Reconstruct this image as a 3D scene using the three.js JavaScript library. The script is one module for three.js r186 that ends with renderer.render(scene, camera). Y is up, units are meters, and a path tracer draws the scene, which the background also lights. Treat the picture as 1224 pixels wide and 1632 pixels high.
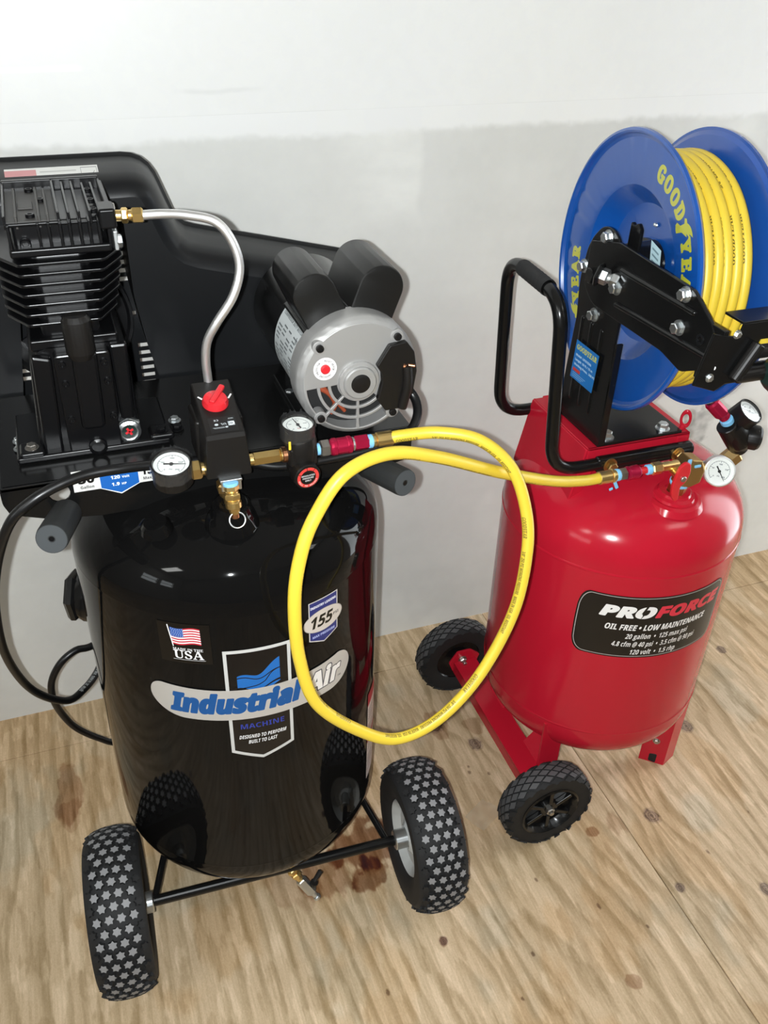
import * as THREE from 'three';
import { RoundedBoxGeometry } from 'three/addons/geometries/RoundedBoxGeometry.js';
import { mergeGeometries, toCreasedNormals } from 'three/addons/utils/BufferGeometryUtils.js';
import { RectAreaLightUniformsLib } from 'three/addons/lights/RectAreaLightUniformsLib.js';

// ---------------------------------------------------------------- camera, lights, exposure
RectAreaLightUniformsLib.init();
const scene = new THREE.Scene();
const D2R = Math.PI / 180;
const camera = new THREE.PerspectiveCamera(2 * Math.atan(816 / 1440) / D2R, 1224 / 1632, 0.02, 40);
camera.position.set(0, 1.447, 0);
camera.rotation.order = 'YXZ';
camera.rotation.set(-34.31 * D2R, -20.9 * D2R, 1.9 * D2R);
scene.add(camera);
const renderer = new THREE.WebGLRenderer({ antialias: true });
renderer.toneMapping = THREE.LinearToneMapping;
renderer.toneMappingExposure = 0.96;
renderer.shadowMap.enabled = true;
scene.background = new THREE.Color().setRGB(6.4, 6.9, 7.1);   // bright overcast daylight beyond the windows and the open doorway

const FLASH = new THREE.Vector3(-0.03, 1.451, 0.008);
const flash = new THREE.SpotLight(0xf8fdff, 6.9, 0, 1.15, 0.6, 2);
flash.position.copy(FLASH);
flash.target.position.set(0.52, 0.62, -1.35);
flash.castShadow = true; flash.shadow.radius = 0.3;
scene.add(flash, flash.target);

const FILL_LAMPS = [[-1.5, 0.1, 0.62, 17], [1.75, 0.1, 0.62, 6]];         // ceiling fittings added out of view for fill: x, z, length
const CEIL = 2.25;
for (const [x, z, l, power] of FILL_LAMPS) {
  const a = new THREE.RectAreaLight(0xfbfdfa, power, l, 0.26);
  a.position.set(x, CEIL - 0.075, z); a.lookAt(x, 0, z); scene.add(a);
}

// ---------------------------------------------------------------- helpers
const V = (x, y, z) => new THREE.Vector3(x, y, z);
let seed = 20240;
const rnd = () => { seed = (seed * 1664525 + 1013904223) >>> 0; return seed / 4294967296; };
const jit = (a) => (rnd() - 0.5) * 2 * a;
const originOf = new WeakMap();
function nameTaken(n) { return scene.children.some((c) => c.name === n); }
function numbered(n) { if (!nameTaken(n)) return n; for (let i = 1; ; i++) { const m = `${n}_${String(i).padStart(3, '0')}`; if (!nameTaken(m)) return m; } }
function thing(name, label, category, pos, group) {
  const o = new THREE.Group(); o.name = numbered(name); o.position.set(...pos); scene.add(o);
  o.userData = { label, category }; if (group) o.userData.group = group;
  originOf.set(o, V(...pos)); return o;
}
function structure(name, pos = [0, 0, 0]) {
  const o = new THREE.Group(); o.name = name; o.position.set(...pos); o.userData = { kind: 'structure' };
  originOf.set(o, V(...pos)); scene.add(o); return o;
}
function norm(g) {
  let h = g.index ? g.toNonIndexed() : g;
  for (const k of Object.keys(h.attributes)) if (!['position', 'normal', 'uv'].includes(k)) h.deleteAttribute(k);
  if (!h.attributes.normal) h.computeVertexNormals();
  if (!h.attributes.uv) h.setAttribute('uv', new THREE.BufferAttribute(new Float32Array(h.attributes.position.count * 2), 2));
  h.morphAttributes = {}; return h;
}
const merge = (gs) => (gs.length === 1 ? norm(gs[0]) : mergeGeometries(gs.map(norm)));
// geometry given in world metres becomes ONE child mesh of `parent`
function part(parent, name, geos, mat, opt = {}) {
  const g = merge((Array.isArray(geos) ? geos : [geos]).filter(Boolean).map((q) => q.clone()));
  const o = originOf.get(parent) || V(0, 0, 0);
  g.translate(-o.x, -o.y, -o.z);
  const m = new THREE.Mesh(g, mat); m.name = name; m.castShadow = m.receiveShadow = true;
  if (opt.label) m.userData.label = opt.label;
  if (opt.kind) m.userData.kind = opt.kind;
  originOf.set(m, o); parent.add(m); return m;
}
// shared geometry placed by position and direction (its own +y turned to `dir`), under a parent measured in world metres
function placed(parent, name, geo, mat, pos, dir = V(0, 1, 0), spin = 0) {
  const o = originOf.get(parent) || V(0, 0, 0);
  const m = new THREE.Mesh(geo, mat); m.name = name; m.castShadow = m.receiveShadow = true;
  m.position.copy(pos).sub(o);
  m.quaternion.setFromUnitVectors(V(0, 1, 0), dir.clone().normalize());
  if (spin) m.quaternion.multiply(new THREE.Quaternion().setFromAxisAngle(V(0, 1, 0), spin));
  originOf.set(m, V(0, 0, 0)); parent.add(m); return m;
}
const box = (w, h, d, x, y, z, r = 0.002, rot = [0, 0, 0]) => {
  const g = new RoundedBoxGeometry(w, h, d, 2, Math.min(r, w * 0.49, h * 0.49, d * 0.49));
  g.rotateX(rot[0]); g.rotateY(rot[1]); g.rotateZ(rot[2]); g.translate(x, y, z); return g;
};
const slab = (x0, x1, y0, y1, z0, z1, r = 0.002) => box(x1 - x0, y1 - y0, z1 - z0, (x0 + x1) / 2, (y0 + y1) / 2, (z0 + z1) / 2, r);
function aim(g, a, dir) {
  const q = new THREE.Quaternion().setFromUnitVectors(V(0, 1, 0), dir.clone().normalize());
  g.applyQuaternion(q); g.translate(a.x, a.y, a.z); return g;
}
function rod(a, b, r0, r1 = r0, seg = 20) {
  const d = b.clone().sub(a), L = d.length(), c = Math.min(0.0012, r0 * 0.25, L * 0.2);
  const g = new THREE.LatheGeometry([[0, 0], [r0 - c, 0], [r0, c], [r1, L - c], [r1 - c, L], [0, L]].map((p) => new THREE.Vector2(...p)), seg);
  return aim(toCreasedNormals(g, 0.5), a, d);
}
function lathe(profile, a, dir, seg = 36, crease = 0.6) {
  const g = new THREE.LatheGeometry(profile.map((p) => new THREE.Vector2(...p)), seg);
  return aim(toCreasedNormals(g, crease), a, dir);
}
function hexRod(a, b, r, spin = 0) {
  const d = b.clone().sub(a), L = d.length(), c = Math.min(r * 0.16, L * 0.3);
  const g = new THREE.LatheGeometry([[0, 0], [r - c, 0], [r, c], [r, L - c], [r - c, L], [0, L]].map((p) => new THREE.Vector2(...p)), 6).toNonIndexed();
  g.computeVertexNormals(); g.rotateY(spin); return aim(g, a, d);
}
function boltGeo(r, h = r * 0.75) {
  return merge([lathe([[0, 0], [r * 1.35, 0], [r * 1.35, h * 0.2], [0, h * 0.2]], V(0, 0, 0), V(0, 1, 0), 20), hexRod(V(0, h * 0.2, 0), V(0, h * 1.2, 0), r)]);
}
function capScrewGeo(r) {
  return lathe([[0, 0], [r, 0], [r, r * 0.75], [r * 0.85, r * 0.95], [r * 0.55, r * 0.95], [r * 0.5, r * 0.45], [0, r * 0.45]], V(0, 0, 0), V(0, 1, 0), 20, 0.4);
}
class Poly extends THREE.Curve {                                  // smooth path through points, by distance
  constructor(pts, tension = 0.5) { super(); this.c = new THREE.CatmullRomCurve3(pts, false, 'catmullrom', tension); }
  getPoint(t, o) { return this.c.getPointAt(Math.min(1, Math.max(0, t)), o); }
}
const smoothTube = (pts, r, n = 160, seg = 14, tension = 0.5) => new THREE.TubeGeometry(new Poly(pts, tension), n, r, seg, false);
function bentPath(pts, rad) {                                     // straight runs joined by round bends
  const out = [pts[0]];
  for (let i = 1; i < pts.length - 1; i++) {
    const p = pts[i], a = pts[i - 1].clone().sub(p), b = pts[i + 1].clone().sub(p);
    const k = Math.min(rad, a.length() * 0.48, b.length() * 0.48), A = p.clone().add(a.setLength(k)), B = p.clone().add(b.setLength(k));
    for (let j = 0; j <= 8; j++) { const t = j / 8; out.push(A.clone().multiplyScalar((1 - t) ** 2).addScaledVector(p, 2 * t * (1 - t)).addScaledVector(B, t * t)); }
  }
  out.push(pts[pts.length - 1]); return out;
}
function pipe(pts, r, rad = 0.03, seg = 16) {                     // tube with round bends and closed ends
  const path = bentPath(pts, rad), cp = new THREE.CurvePath();
  for (let i = 0; i < path.length - 1; i++) if (path[i].distanceTo(path[i + 1]) > 1e-5) cp.add(new THREE.LineCurve3(path[i], path[i + 1]));
  const dense = cp.getSpacedPoints(Math.ceil(cp.getLength() / 0.006));
  return new THREE.TubeGeometry(new THREE.CatmullRomCurve3(dense), dense.length, r, seg, false);
}
function poly(pts) { const s = new THREE.Shape(); pts.forEach((p, i) => (i ? s.lineTo(p[0], p[1]) : s.moveTo(p[0], p[1]))); s.closePath(); return s; }
function roundPoly(pts, r) {                                      // polygon with rounded corners
  const s = new THREE.Shape(), n = pts.length;
  for (let i = 0; i < n; i++) {
    const p = new THREE.Vector2(...pts[i]), a = new THREE.Vector2(...pts[(i + n - 1) % n]).sub(p), b = new THREE.Vector2(...pts[(i + 1) % n]).sub(p);
    const q = pts[i][2] ?? r, k = Math.min(q, a.length() * 0.48, b.length() * 0.48), A = p.clone().add(a.setLength(k)), B = p.clone().add(b.setLength(k));
    if (i) s.lineTo(A.x, A.y); else s.moveTo(A.x, A.y);
    s.quadraticCurveTo(p.x, p.y, B.x, B.y);
  }
  s.closePath(); return s;
}
function extrude(shape, depth, bevel = 0.0008, curveSegments = 8) {
  return new THREE.ExtrudeGeometry(shape, { depth: Math.max(1e-4, depth - 2 * bevel), bevelEnabled: bevel > 0, bevelSize: bevel, bevelThickness: bevel, bevelOffset: -bevel, bevelSegments: 2, curveSegments }).translate(0, 0, bevel);
}
// (z, y) outline in a plane of constant x, thickness towards +x
const plateX = (shapeZY, x, t, bevel) => { const g = extrude(shapeZY, t, bevel); g.applyMatrix4(new THREE.Matrix4().makeBasis(V(0, 0, 1), V(0, 1, 0), V(-1, 0, 0))); g.translate(x + t, 0, 0); return g; };

// textures
function canvasTex(w, h, draw) {
  const c = document.createElement('canvas'); c.width = w; c.height = h;
  draw(c.getContext('2d'), w, h);
  const t = new THREE.CanvasTexture(c); t.colorSpace = THREE.SRGBColorSpace; t.anisotropy = 8; return t;
}
function hash(x, y, s) { let h = (x * 374761393 + y * 668265263 + s * 974711) | 0; h = Math.imul(h ^ (h >>> 13), 1274126177); return ((h ^ (h >>> 16)) >>> 0) / 4294967296; }
function vnoise(x, y, s) {
  const i = Math.floor(x), j = Math.floor(y), u = x - i, v = y - j, a = u * u * (3 - 2 * u), b = v * v * (3 - 2 * v);
  return (hash(i, j, s) * (1 - a) + hash(i + 1, j, s) * a) * (1 - b) + (hash(i, j + 1, s) * (1 - a) + hash(i + 1, j + 1, s) * a) * b;
}
const fbm = (x, y, s, n = 4) => { let r = 0, a = 0.5; for (let k = 0; k < n; k++) { r += a * vnoise(x, y, s + k); x *= 2.03; y *= 2.03; a *= 0.5; } return r; };
const clamp01 = (x) => Math.min(1, Math.max(0, x));
const sstep = (a, b, x) => { const t = clamp01((x - a) / (b - a)); return t * t * (3 - 2 * t); };
function dataTex(w, h, fn, srgb = true) {
  const d = new Uint8Array(w * h * 4);
  for (let j = 0; j < h; j++) for (let i = 0; i < w; i++) { const c = fn(i / w, j / h); const k = (j * w + i) * 4; d[k] = c[0] * 255; d[k + 1] = c[1] * 255; d[k + 2] = c[2] * 255; d[k + 3] = 255; }
  const t = new THREE.DataTexture(d, w, h); if (srgb) t.colorSpace = THREE.SRGBColorSpace;
  t.magFilter = THREE.LinearFilter; t.minFilter = THREE.LinearMipmapLinearFilter; t.generateMipmaps = true; t.wrapS = t.wrapT = THREE.RepeatWrapping; t.anisotropy = 8; t.needsUpdate = true; return t;
}

// materials
const std = (r, g, b, roughness, metalness = 0, o = {}) => new THREE.MeshPhysicalMaterial({ color: new THREE.Color().setRGB(r, g, b), roughness, metalness, ...o });
const M = {
  tankBlack: std(0.0045, 0.0044, 0.0044, 0.05, 0, { ior: 1.36, specularIntensity: 0.6 }),
  blackPaint: std(0.006, 0.006, 0.006, 0.22, 0, { specularIntensity: 0.7 }),
  guard: std(0.006, 0.0066, 0.0075, 0.4, 0, { specularIntensity: 0.6 }),
  cast: std(0.004, 0.004, 0.0045, 0.3, 0, { specularIntensity: 0.6 }),
  headGrey: std(0.035, 0.033, 0.03, 0.5),
  plastic: std(0.0085, 0.0075, 0.0068, 0.42, 0, { specularIntensity: 0.6 }),
  capacitor: std(0.009, 0.0088, 0.0083, 0.36, 0, { specularIntensity: 0.75 }),
  rubber: std(0.008, 0.008, 0.0085, 0.75),
  lug: std(0.23, 0.23, 0.235, 0.62),  // dusty, worn lug tops; their flash-lit brightness is also in this colour
  lugDark: std(0.07, 0.07, 0.072, 0.65),
  grip: std(0.017, 0.0185, 0.0185, 0.7),
  gripEnd: std(0.05, 0.056, 0.06, 0.8),
  rimWhite: std(0.42, 0.43, 0.42, 0.5),
  zinc: std(0.7, 0.73, 0.74, 0.38, 1),
  alu: std(0.93, 0.93, 0.93, 0.46, 1),
  bell: std(0.42, 0.415, 0.405, 0.5, 0.55),
  brass: std(0.86, 0.62, 0.25, 0.34, 1),
  brassDull: std(0.5, 0.33, 0.13, 0.4, 1),
  copper: std(0.8, 0.38, 0.2, 0.3, 1),
  steel: std(0.42, 0.4, 0.37, 0.4, 1),
  red: std(0.5, 0.011, 0.028, 0.17, 0, { ior: 1.38 }),
  redPlastic: std(0.62, 0.02, 0.028, 0.35),
  anodRed: std(0.5, 0.012, 0.06, 0.3, 0.6),
  blue: std(0.008, 0.075, 0.36, 0.25, 0, { clearcoat: 0.6, clearcoatRoughness: 0.1 }),
  tape: std(0.22, 0.55, 0.85, 0.6),
  yellow: std(0.8, 0.56, 0.045, 0.45),
  white: std(0.85, 0.85, 0.84, 0.5),
  darkInside: std(0.01, 0.01, 0.01, 0.8),
  winding: std(0.3, 0.06, 0.025, 0.4),
  cord: std(0.014, 0.014, 0.015, 0.38),
  greenBall: std(0.008, 0.022, 0.018, 0.3),
  paper: std(0.8, 0.8, 0.78, 0.6),
  film: std(1, 1, 1, 0.04, 0, { transmission: 0.98, thickness: 0, ior: 1.3, specularIntensity: 0.7, side: THREE.DoubleSide }),
  lens: std(1, 1, 1, 0.03, 0, { transmission: 1, thickness: 0, ior: 1.45 }),
};
const printed = (t, rough = 0.35, o = {}) => new THREE.MeshPhysicalMaterial({ map: t, roughness: rough, ...o });
// flat sheet with corners a (top left), b (top right), c (bottom left), uv upright; a real thin sticker of 0.3 mm
function sheet(a, b, c, thick = 0.0003) {
  const ux = b.clone().sub(a), uy = c.clone().sub(a), n = uy.clone().cross(ux).normalize();
  const g = new THREE.BufferGeometry(), d = b.clone().add(uy), f = (p) => p.clone().addScaledVector(n, thick);
  const q = [f(a), f(c), f(d), f(a), f(d), f(b)], uv = [0, 1, 0, 0, 1, 0, 0, 1, 1, 0, 1, 1];
  g.setAttribute('position', new THREE.BufferAttribute(new Float32Array(q.flatMap((p) => [p.x, p.y, p.z])), 3));
  g.setAttribute('uv', new THREE.BufferAttribute(new Float32Array(uv), 2)); g.computeVertexNormals(); return g;
}
// curved sticker on a vertical cylinder, angles in degrees from +z towards +x
function wrap(cx, cz, R, t0, t1, y0, y1, nx = 36, ny = 4) {
  const g = new THREE.PlaneGeometry(1, 1, nx, ny), p = g.attributes.position, nn = g.attributes.normal;
  for (let i = 0; i < p.count; i++) {
    const u = p.getX(i) + 0.5, v = p.getY(i) + 0.5, th = (t0 + (t1 - t0) * u) * D2R;
    p.setXYZ(i, cx + Math.sin(th) * R, y0 + (y1 - y0) * v, cz + Math.cos(th) * R); nn.setXYZ(i, Math.sin(th), 0, Math.cos(th));
  }
  return g;
}
function fit(ctx, s, x, y, w) { const m = ctx.measureText(s).width; ctx.save(); ctx.translate(x, y); ctx.scale(w / m, 1); ctx.fillText(s, 0, 0); ctx.restore(); }

// ---------------------------------------------------------------- setting
const ZW = -1.494, SEAM = 0.836;
const floorTex = (() => {
  const W = 2048, H = 1536, X0 = -0.7, Z0 = -1.5, LX = 2.6, LZ = 1.95;
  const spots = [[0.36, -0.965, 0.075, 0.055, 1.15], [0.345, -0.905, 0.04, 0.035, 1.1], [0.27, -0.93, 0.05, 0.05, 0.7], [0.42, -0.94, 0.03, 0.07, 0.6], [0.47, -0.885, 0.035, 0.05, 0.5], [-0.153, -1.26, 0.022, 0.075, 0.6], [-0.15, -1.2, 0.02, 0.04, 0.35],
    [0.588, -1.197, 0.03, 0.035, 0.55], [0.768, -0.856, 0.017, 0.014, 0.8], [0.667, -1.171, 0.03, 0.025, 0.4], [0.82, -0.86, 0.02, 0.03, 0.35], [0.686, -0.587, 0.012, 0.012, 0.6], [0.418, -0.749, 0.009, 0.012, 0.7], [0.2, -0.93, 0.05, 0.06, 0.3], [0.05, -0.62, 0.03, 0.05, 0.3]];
  const knots = [[1.096, -1.025, 0.017], [0.896, -0.852, 0.017], [0.648, -1.123, 0.016], [1.002, -0.652, 0.013], [0.588, -1.197, 0.02], [0.857, -0.705, 0.01], [1.32, -1.2, 0.012], [0.418, -0.749, 0.008], [-0.25, -0.7, 0.012]];
  const marks = [[0.61, -1.072], [0.605, -1.06], [0.641, -1.045], [0.62, -0.8], [0.7, -0.72], [0.55, -0.68], [0.95, -0.75], [0.3, -0.7], [1.08, -0.8], [0.76, -0.66], [0.5, -0.62]];
  return dataTex(W, H, (u, v) => {
    const x = X0 + u * LX, z = Z0 + v * LZ, s = x < SEAM ? 3 : 47;
    let kx = 0, dark = 0;
    for (const [a, b, r] of knots) { const dx = x - a, dz = (z - b) * 0.5, d = Math.hypot(dx, dz); kx += dx * 1.6 * Math.exp(-d * d / (r * r * 4)); const e = Math.hypot(x - a, (z - b) * 0.85) / r + (fbm(x * 160, z * 160, 5) - 0.5) * 0.5; dark = Math.max(dark, sstep(1.05, 0.6, e) * (0.65 + 0.25 * Math.sin(e * 22))); }
    const warp = (fbm(x * 2.6, z * 0.75, s) - 0.5) * 0.3 + (fbm(x * 13, z * 2.2, s + 9) - 0.5) * 0.03 + (fbm(x * 50, z * 14, s + 12) - 0.5) * 0.008 + kx;
    const ring = (x + warp) * 30, fr = ring - Math.floor(ring);
    let late = sstep(0.4, 0.8, fr) * sstep(1.0, 0.9, fr);                       // darker late wood, hard on one side
    late *= 0.1 + 1.15 * fbm(x * 14 + 3, z * 4, s + 21);
    const fine = fbm(x * 430, z * 26, s + 30, 3) - 0.5, grit = hash(Math.floor(x * 900), Math.floor(z * 500), 7) - 0.5;
    const patch = fbm(x * 5, z * 2.6, s + 40) - 0.5, ruddy = sstep(0.5, 0.6, fbm(x * 12, z * 5.5, s + 60)) * 0.8;
    const fleck = sstep(0.54, 0.62, fbm(x * 62, z * 13, s + 71)) - 0.9 * sstep(0.55, 0.63, fbm(x * 75, z * 15, s + 91));
    const grey = sstep(0.52, 0.66, fbm(x * 8, z * 6, s + 110));
    const k = fine * 0.12 + grit * 0.045 + patch * 0.12 + fleck * 0.06;
    let r = 0.772 - late * 0.12 + k - ruddy * 0.035 - grey * 0.04, g = 0.677 - late * 0.115 + k - ruddy * 0.055 - grey * 0.015, b = 0.548 - late * 0.12 + k * 1.05 - ruddy * 0.075 + grey * 0.005;
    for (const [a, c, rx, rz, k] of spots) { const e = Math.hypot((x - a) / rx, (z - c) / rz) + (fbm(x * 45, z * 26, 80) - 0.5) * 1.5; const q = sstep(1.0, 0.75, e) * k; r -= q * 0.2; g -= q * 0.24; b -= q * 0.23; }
    for (const [a, c] of marks) { const e = Math.hypot(x - a, (z - c) * 0.6) * 260 + fbm(x * 200, z * 200, 4) * 1.4; const q = sstep(1.6, 0.9, e) * 0.8; r -= q * 0.3; g -= q * 0.3; b -= q * 0.26; }
    r -= dark * 0.36; g -= dark * 0.34; b -= dark * 0.25;
    return [clamp01(r), clamp01(g), clamp01(b)];
  });
})();
const plyMat = new THREE.MeshPhysicalMaterial({ map: floorTex, roughness: 0.55, bumpMap: floorTex, bumpScale: 0.0006 });
const X0R = -2.1, X1R = 2.45, ZF = 1.35;
const floor = structure('floor');
{
  const gap = 0.0016;
  for (const [x0, x1] of [[X0R, -0.386], [-0.386, SEAM], [SEAM, 2.058], [2.058, X1R + 0.1]]) for (const [z0, z1] of [[ZW - 0.03, -1.382], [-1.382, ZF]]) {
    const g = norm(slab(x0 + gap / 2, x1 - gap / 2, -0.018, 0, z0 + gap / 2, z1 - gap / 2, 0.0012)), p = g.attributes.position, uv = g.attributes.uv;
    for (let i = 0; i < p.count; i++) uv.setXY(i, (p.getX(i) + 0.7) / 2.6, (p.getZ(i) + 1.5) / 1.95);
    part(floor, 'plywood_sheet', g, plyMat);
  }
  part(floor, 'floor_frame', slab(X0R - 0.1, X1R + 0.1, -0.09, -0.0185, ZW - 0.1, ZF + 0.1), M.darkInside);
}
const wallTex = (lower) => dataTex(1024, 512, (u, v) => {
  const x = u * 5, y = v * (lower ? 1.16 : 1.2);
  const n = fbm(x * 2.6, y * 2.6, 5) - 0.5, m = fbm(x * 9, y * 7, 15) - 0.5, f = fbm(x * 60, y * 60, 25, 3) - 0.5;
  if (!lower) { const X = X0R + u * (X1R - X0R), Y = 1.16 + v * 1.2; let k = m * 0.012 + f * 0.012; k += 0.028 * sstep(0.0045, 0.003, Math.abs(Y - 1.2285 + (fbm(X * 30, 3, 2) - 0.5) * 0.002)) * sstep(0.085, 0.07, X); k -= 0.03 * sstep(0.005, 0.001, Math.abs(Y - 1.192 + (fbm(X * 20, 8, 2) - 0.5) * 0.008)) * sstep(0.2, 0.24, X) * sstep(0.36, 0.3, X); return [0.9 + k, 0.9 + k, 0.89 + k]; }  // upper panel: pale streak is a painted glint, grey one a smear
  const brush = fbm(x * 3 + 9, y * 30, 35, 3) - 0.5, wipe = sstep(0.5, 0.62, fbm(x * 4.1, y * 3.1, 45)) * 0.035;
  const X = X0R + u * (X1R - X0R), e = Math.hypot((X - 1.342) / 0.052, (y - 0.445) / 0.05) + (fbm(X * 50, y * 50, 61) - 0.5) * 1.1, smear = sstep(1.0, 0.7, e) * (0.1 + 0.14 * (fbm(X * 60, y * 60, 66) - 0.4) * 2);
  const k = -smear + n * 0.07 + m * 0.04 + f * 0.018 + brush * 0.02 + wipe;
  const paintedReflection = sstep(0, 1, (0.628 - X + (fbm(X * 3, y * 22, 71) - 0.5) * 0.03) * 60) * sstep(0.42, 0.56, X) * sstep(0.93, 1.0, y + (fbm(X * 20, y * 8, 73) - 0.5) * 0.06) * (0.02 + 0.05 * fbm(X * 14, y * 40, 75));  // pale patch: a reflection on the wall, painted into its colour
  const q = sstep(-0.007, 0.007, y - 1.1215 + (fbm(X * 9, 4, 81) - 0.5) * 0.008 + (fbm(X * 70, y * 70, 83) - 0.5) * 0.012);
  const mix = (a, b) => a + (b - a) * q, kk = k + paintedReflection;
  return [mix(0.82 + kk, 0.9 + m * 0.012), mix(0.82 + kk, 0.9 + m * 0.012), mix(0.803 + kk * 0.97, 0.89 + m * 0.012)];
});
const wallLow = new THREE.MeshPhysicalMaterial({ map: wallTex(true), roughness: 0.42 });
const wallHigh = new THREE.MeshPhysicalMaterial({ map: wallTex(false), roughness: 0.35 });
const wallPlain = std(0.5, 0.485, 0.46, 0.7);
const flatUV = (g, x0, x1, y0, y1) => { g = norm(g); const p = g.attributes.position, uv = g.attributes.uv; for (let i = 0; i < p.count; i++) uv.setXY(i, (p.getX(i) - x0) / (x1 - x0), (p.getY(i) - y0) / (y1 - y0)); return g; };
const wallBack = structure('wall_back');
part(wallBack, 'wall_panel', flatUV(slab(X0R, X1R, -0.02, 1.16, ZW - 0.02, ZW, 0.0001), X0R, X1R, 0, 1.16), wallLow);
part(wallBack, 'wall_panel', flatUV(slab(X0R, X1R, 1.16, CEIL + 0.03, ZW - 0.02, ZW, 0.0001), X0R, X1R, 1.16, 2.36), wallHigh);
part(wallBack, 'wall_frame', slab(X0R - 0.1, X1R + 0.1, -0.09, CEIL + 0.1, ZW - 0.1, ZW - 0.021), wallPlain);
part(structure('wall_front'), 'wall_panel', slab(X0R - 0.1, X1R + 0.1, -0.09, CEIL + 0.1, ZF, ZF + 0.1), std(0.2, 0.18, 0.155, 0.7));
{ // right wall with an open doorway to daylight
  const sh = poly([[-ZF - 0.1, -0.09], [-ZW + 0.1, -0.09], [-ZW + 0.1, CEIL + 0.1], [-ZF - 0.1, CEIL + 0.1]]);
  sh.holes.push(new THREE.Path([[0.55, 0.0], [1.2, 0.0], [1.2, 1.9], [0.55, 1.9]].map((p) => new THREE.Vector2(...p))));
  const g = extrude(sh, 0.1, 0); g.rotateY(Math.PI / 2); g.translate(X1R, 0, 0);
  part(structure('wall_right'), 'wall_panel', g, std(0.7, 0.68, 0.66, 0.5));
}
part(structure('ceiling'), 'ceiling_panel', slab(X0R - 0.1, X1R + 0.1, CEIL, CEIL + 0.1, ZW - 0.1, ZF + 0.1), std(0.6, 0.59, 0.57, 0.7));
{ // left wall with two window openings
  const s = poly([[-ZF - 0.1, -0.09], [-ZW + 0.1, -0.09], [-ZW + 0.1, CEIL + 0.1], [-ZF - 0.1, CEIL + 0.1]]);
  const WIN = [[-0.28, 0.3], [0.4, 0.98]];
  for (const [z0, z1] of WIN) s.holes.push(new THREE.Path([[-z1, 1.15], [-z0, 1.15], [-z0, 1.62], [-z1, 1.62]].map((p) => new THREE.Vector2(...p))));
  const g = extrude(s, 0.1, 0); g.rotateY(Math.PI / 2); g.translate(X0R - 0.1, 0, 0);
  part(structure('wall_left'), 'wall_panel', g, wallPlain);
  WIN.forEach(([z0, z1], i) => {
    const w = structure(`window_${i + 1}`);
    part(w, 'window_frame', [slab(X0R - 0.08, X0R + 0.01, 1.15, 1.175, z0, z1), slab(X0R - 0.08, X0R + 0.01, 1.595, 1.62, z0, z1), slab(X0R - 0.08, X0R + 0.01, 1.175, 1.595, z0, z0 + 0.025), slab(X0R - 0.08, X0R + 0.01, 1.175, 1.595, z1 - 0.025, z1), slab(X0R - 0.07, X0R, 1.375, 1.395, z0 + 0.025, z1 - 0.025)], M.white);
    part(w, 'window_pane', slab(X0R - 0.05, X0R - 0.046, 1.17, 1.6, z0 + 0.02, z1 - 0.02, 0.0005), M.lens);
  });
}
FILL_LAMPS.forEach(([x, z, l], i) => {
  const t = thing('added_ceiling_light', i ? 'right one of two added white twin tube ceiling lights for fill' : 'left one of two added white twin tube ceiling lights for fill', 'light', [x, CEIL, z]);
  part(t, 'housing', slab(x - l / 2 - 0.02, x + l / 2 + 0.02, CEIL - 0.035, CEIL - 0.001, z - 0.15, z + 0.15, 0.004), M.white);
  const tube = std(1, 1, 1, 0.4, 0, { emissive: new THREE.Color(1, 0.95, 0.88), emissiveIntensity: 4 });
  for (const s of [-1, 1]) part(t, 'tube', rod(V(x - l / 2, CEIL - 0.055, z + s * 0.07), V(x + l / 2, CEIL - 0.055, z + s * 0.07), 0.014), tube);
});

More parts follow.
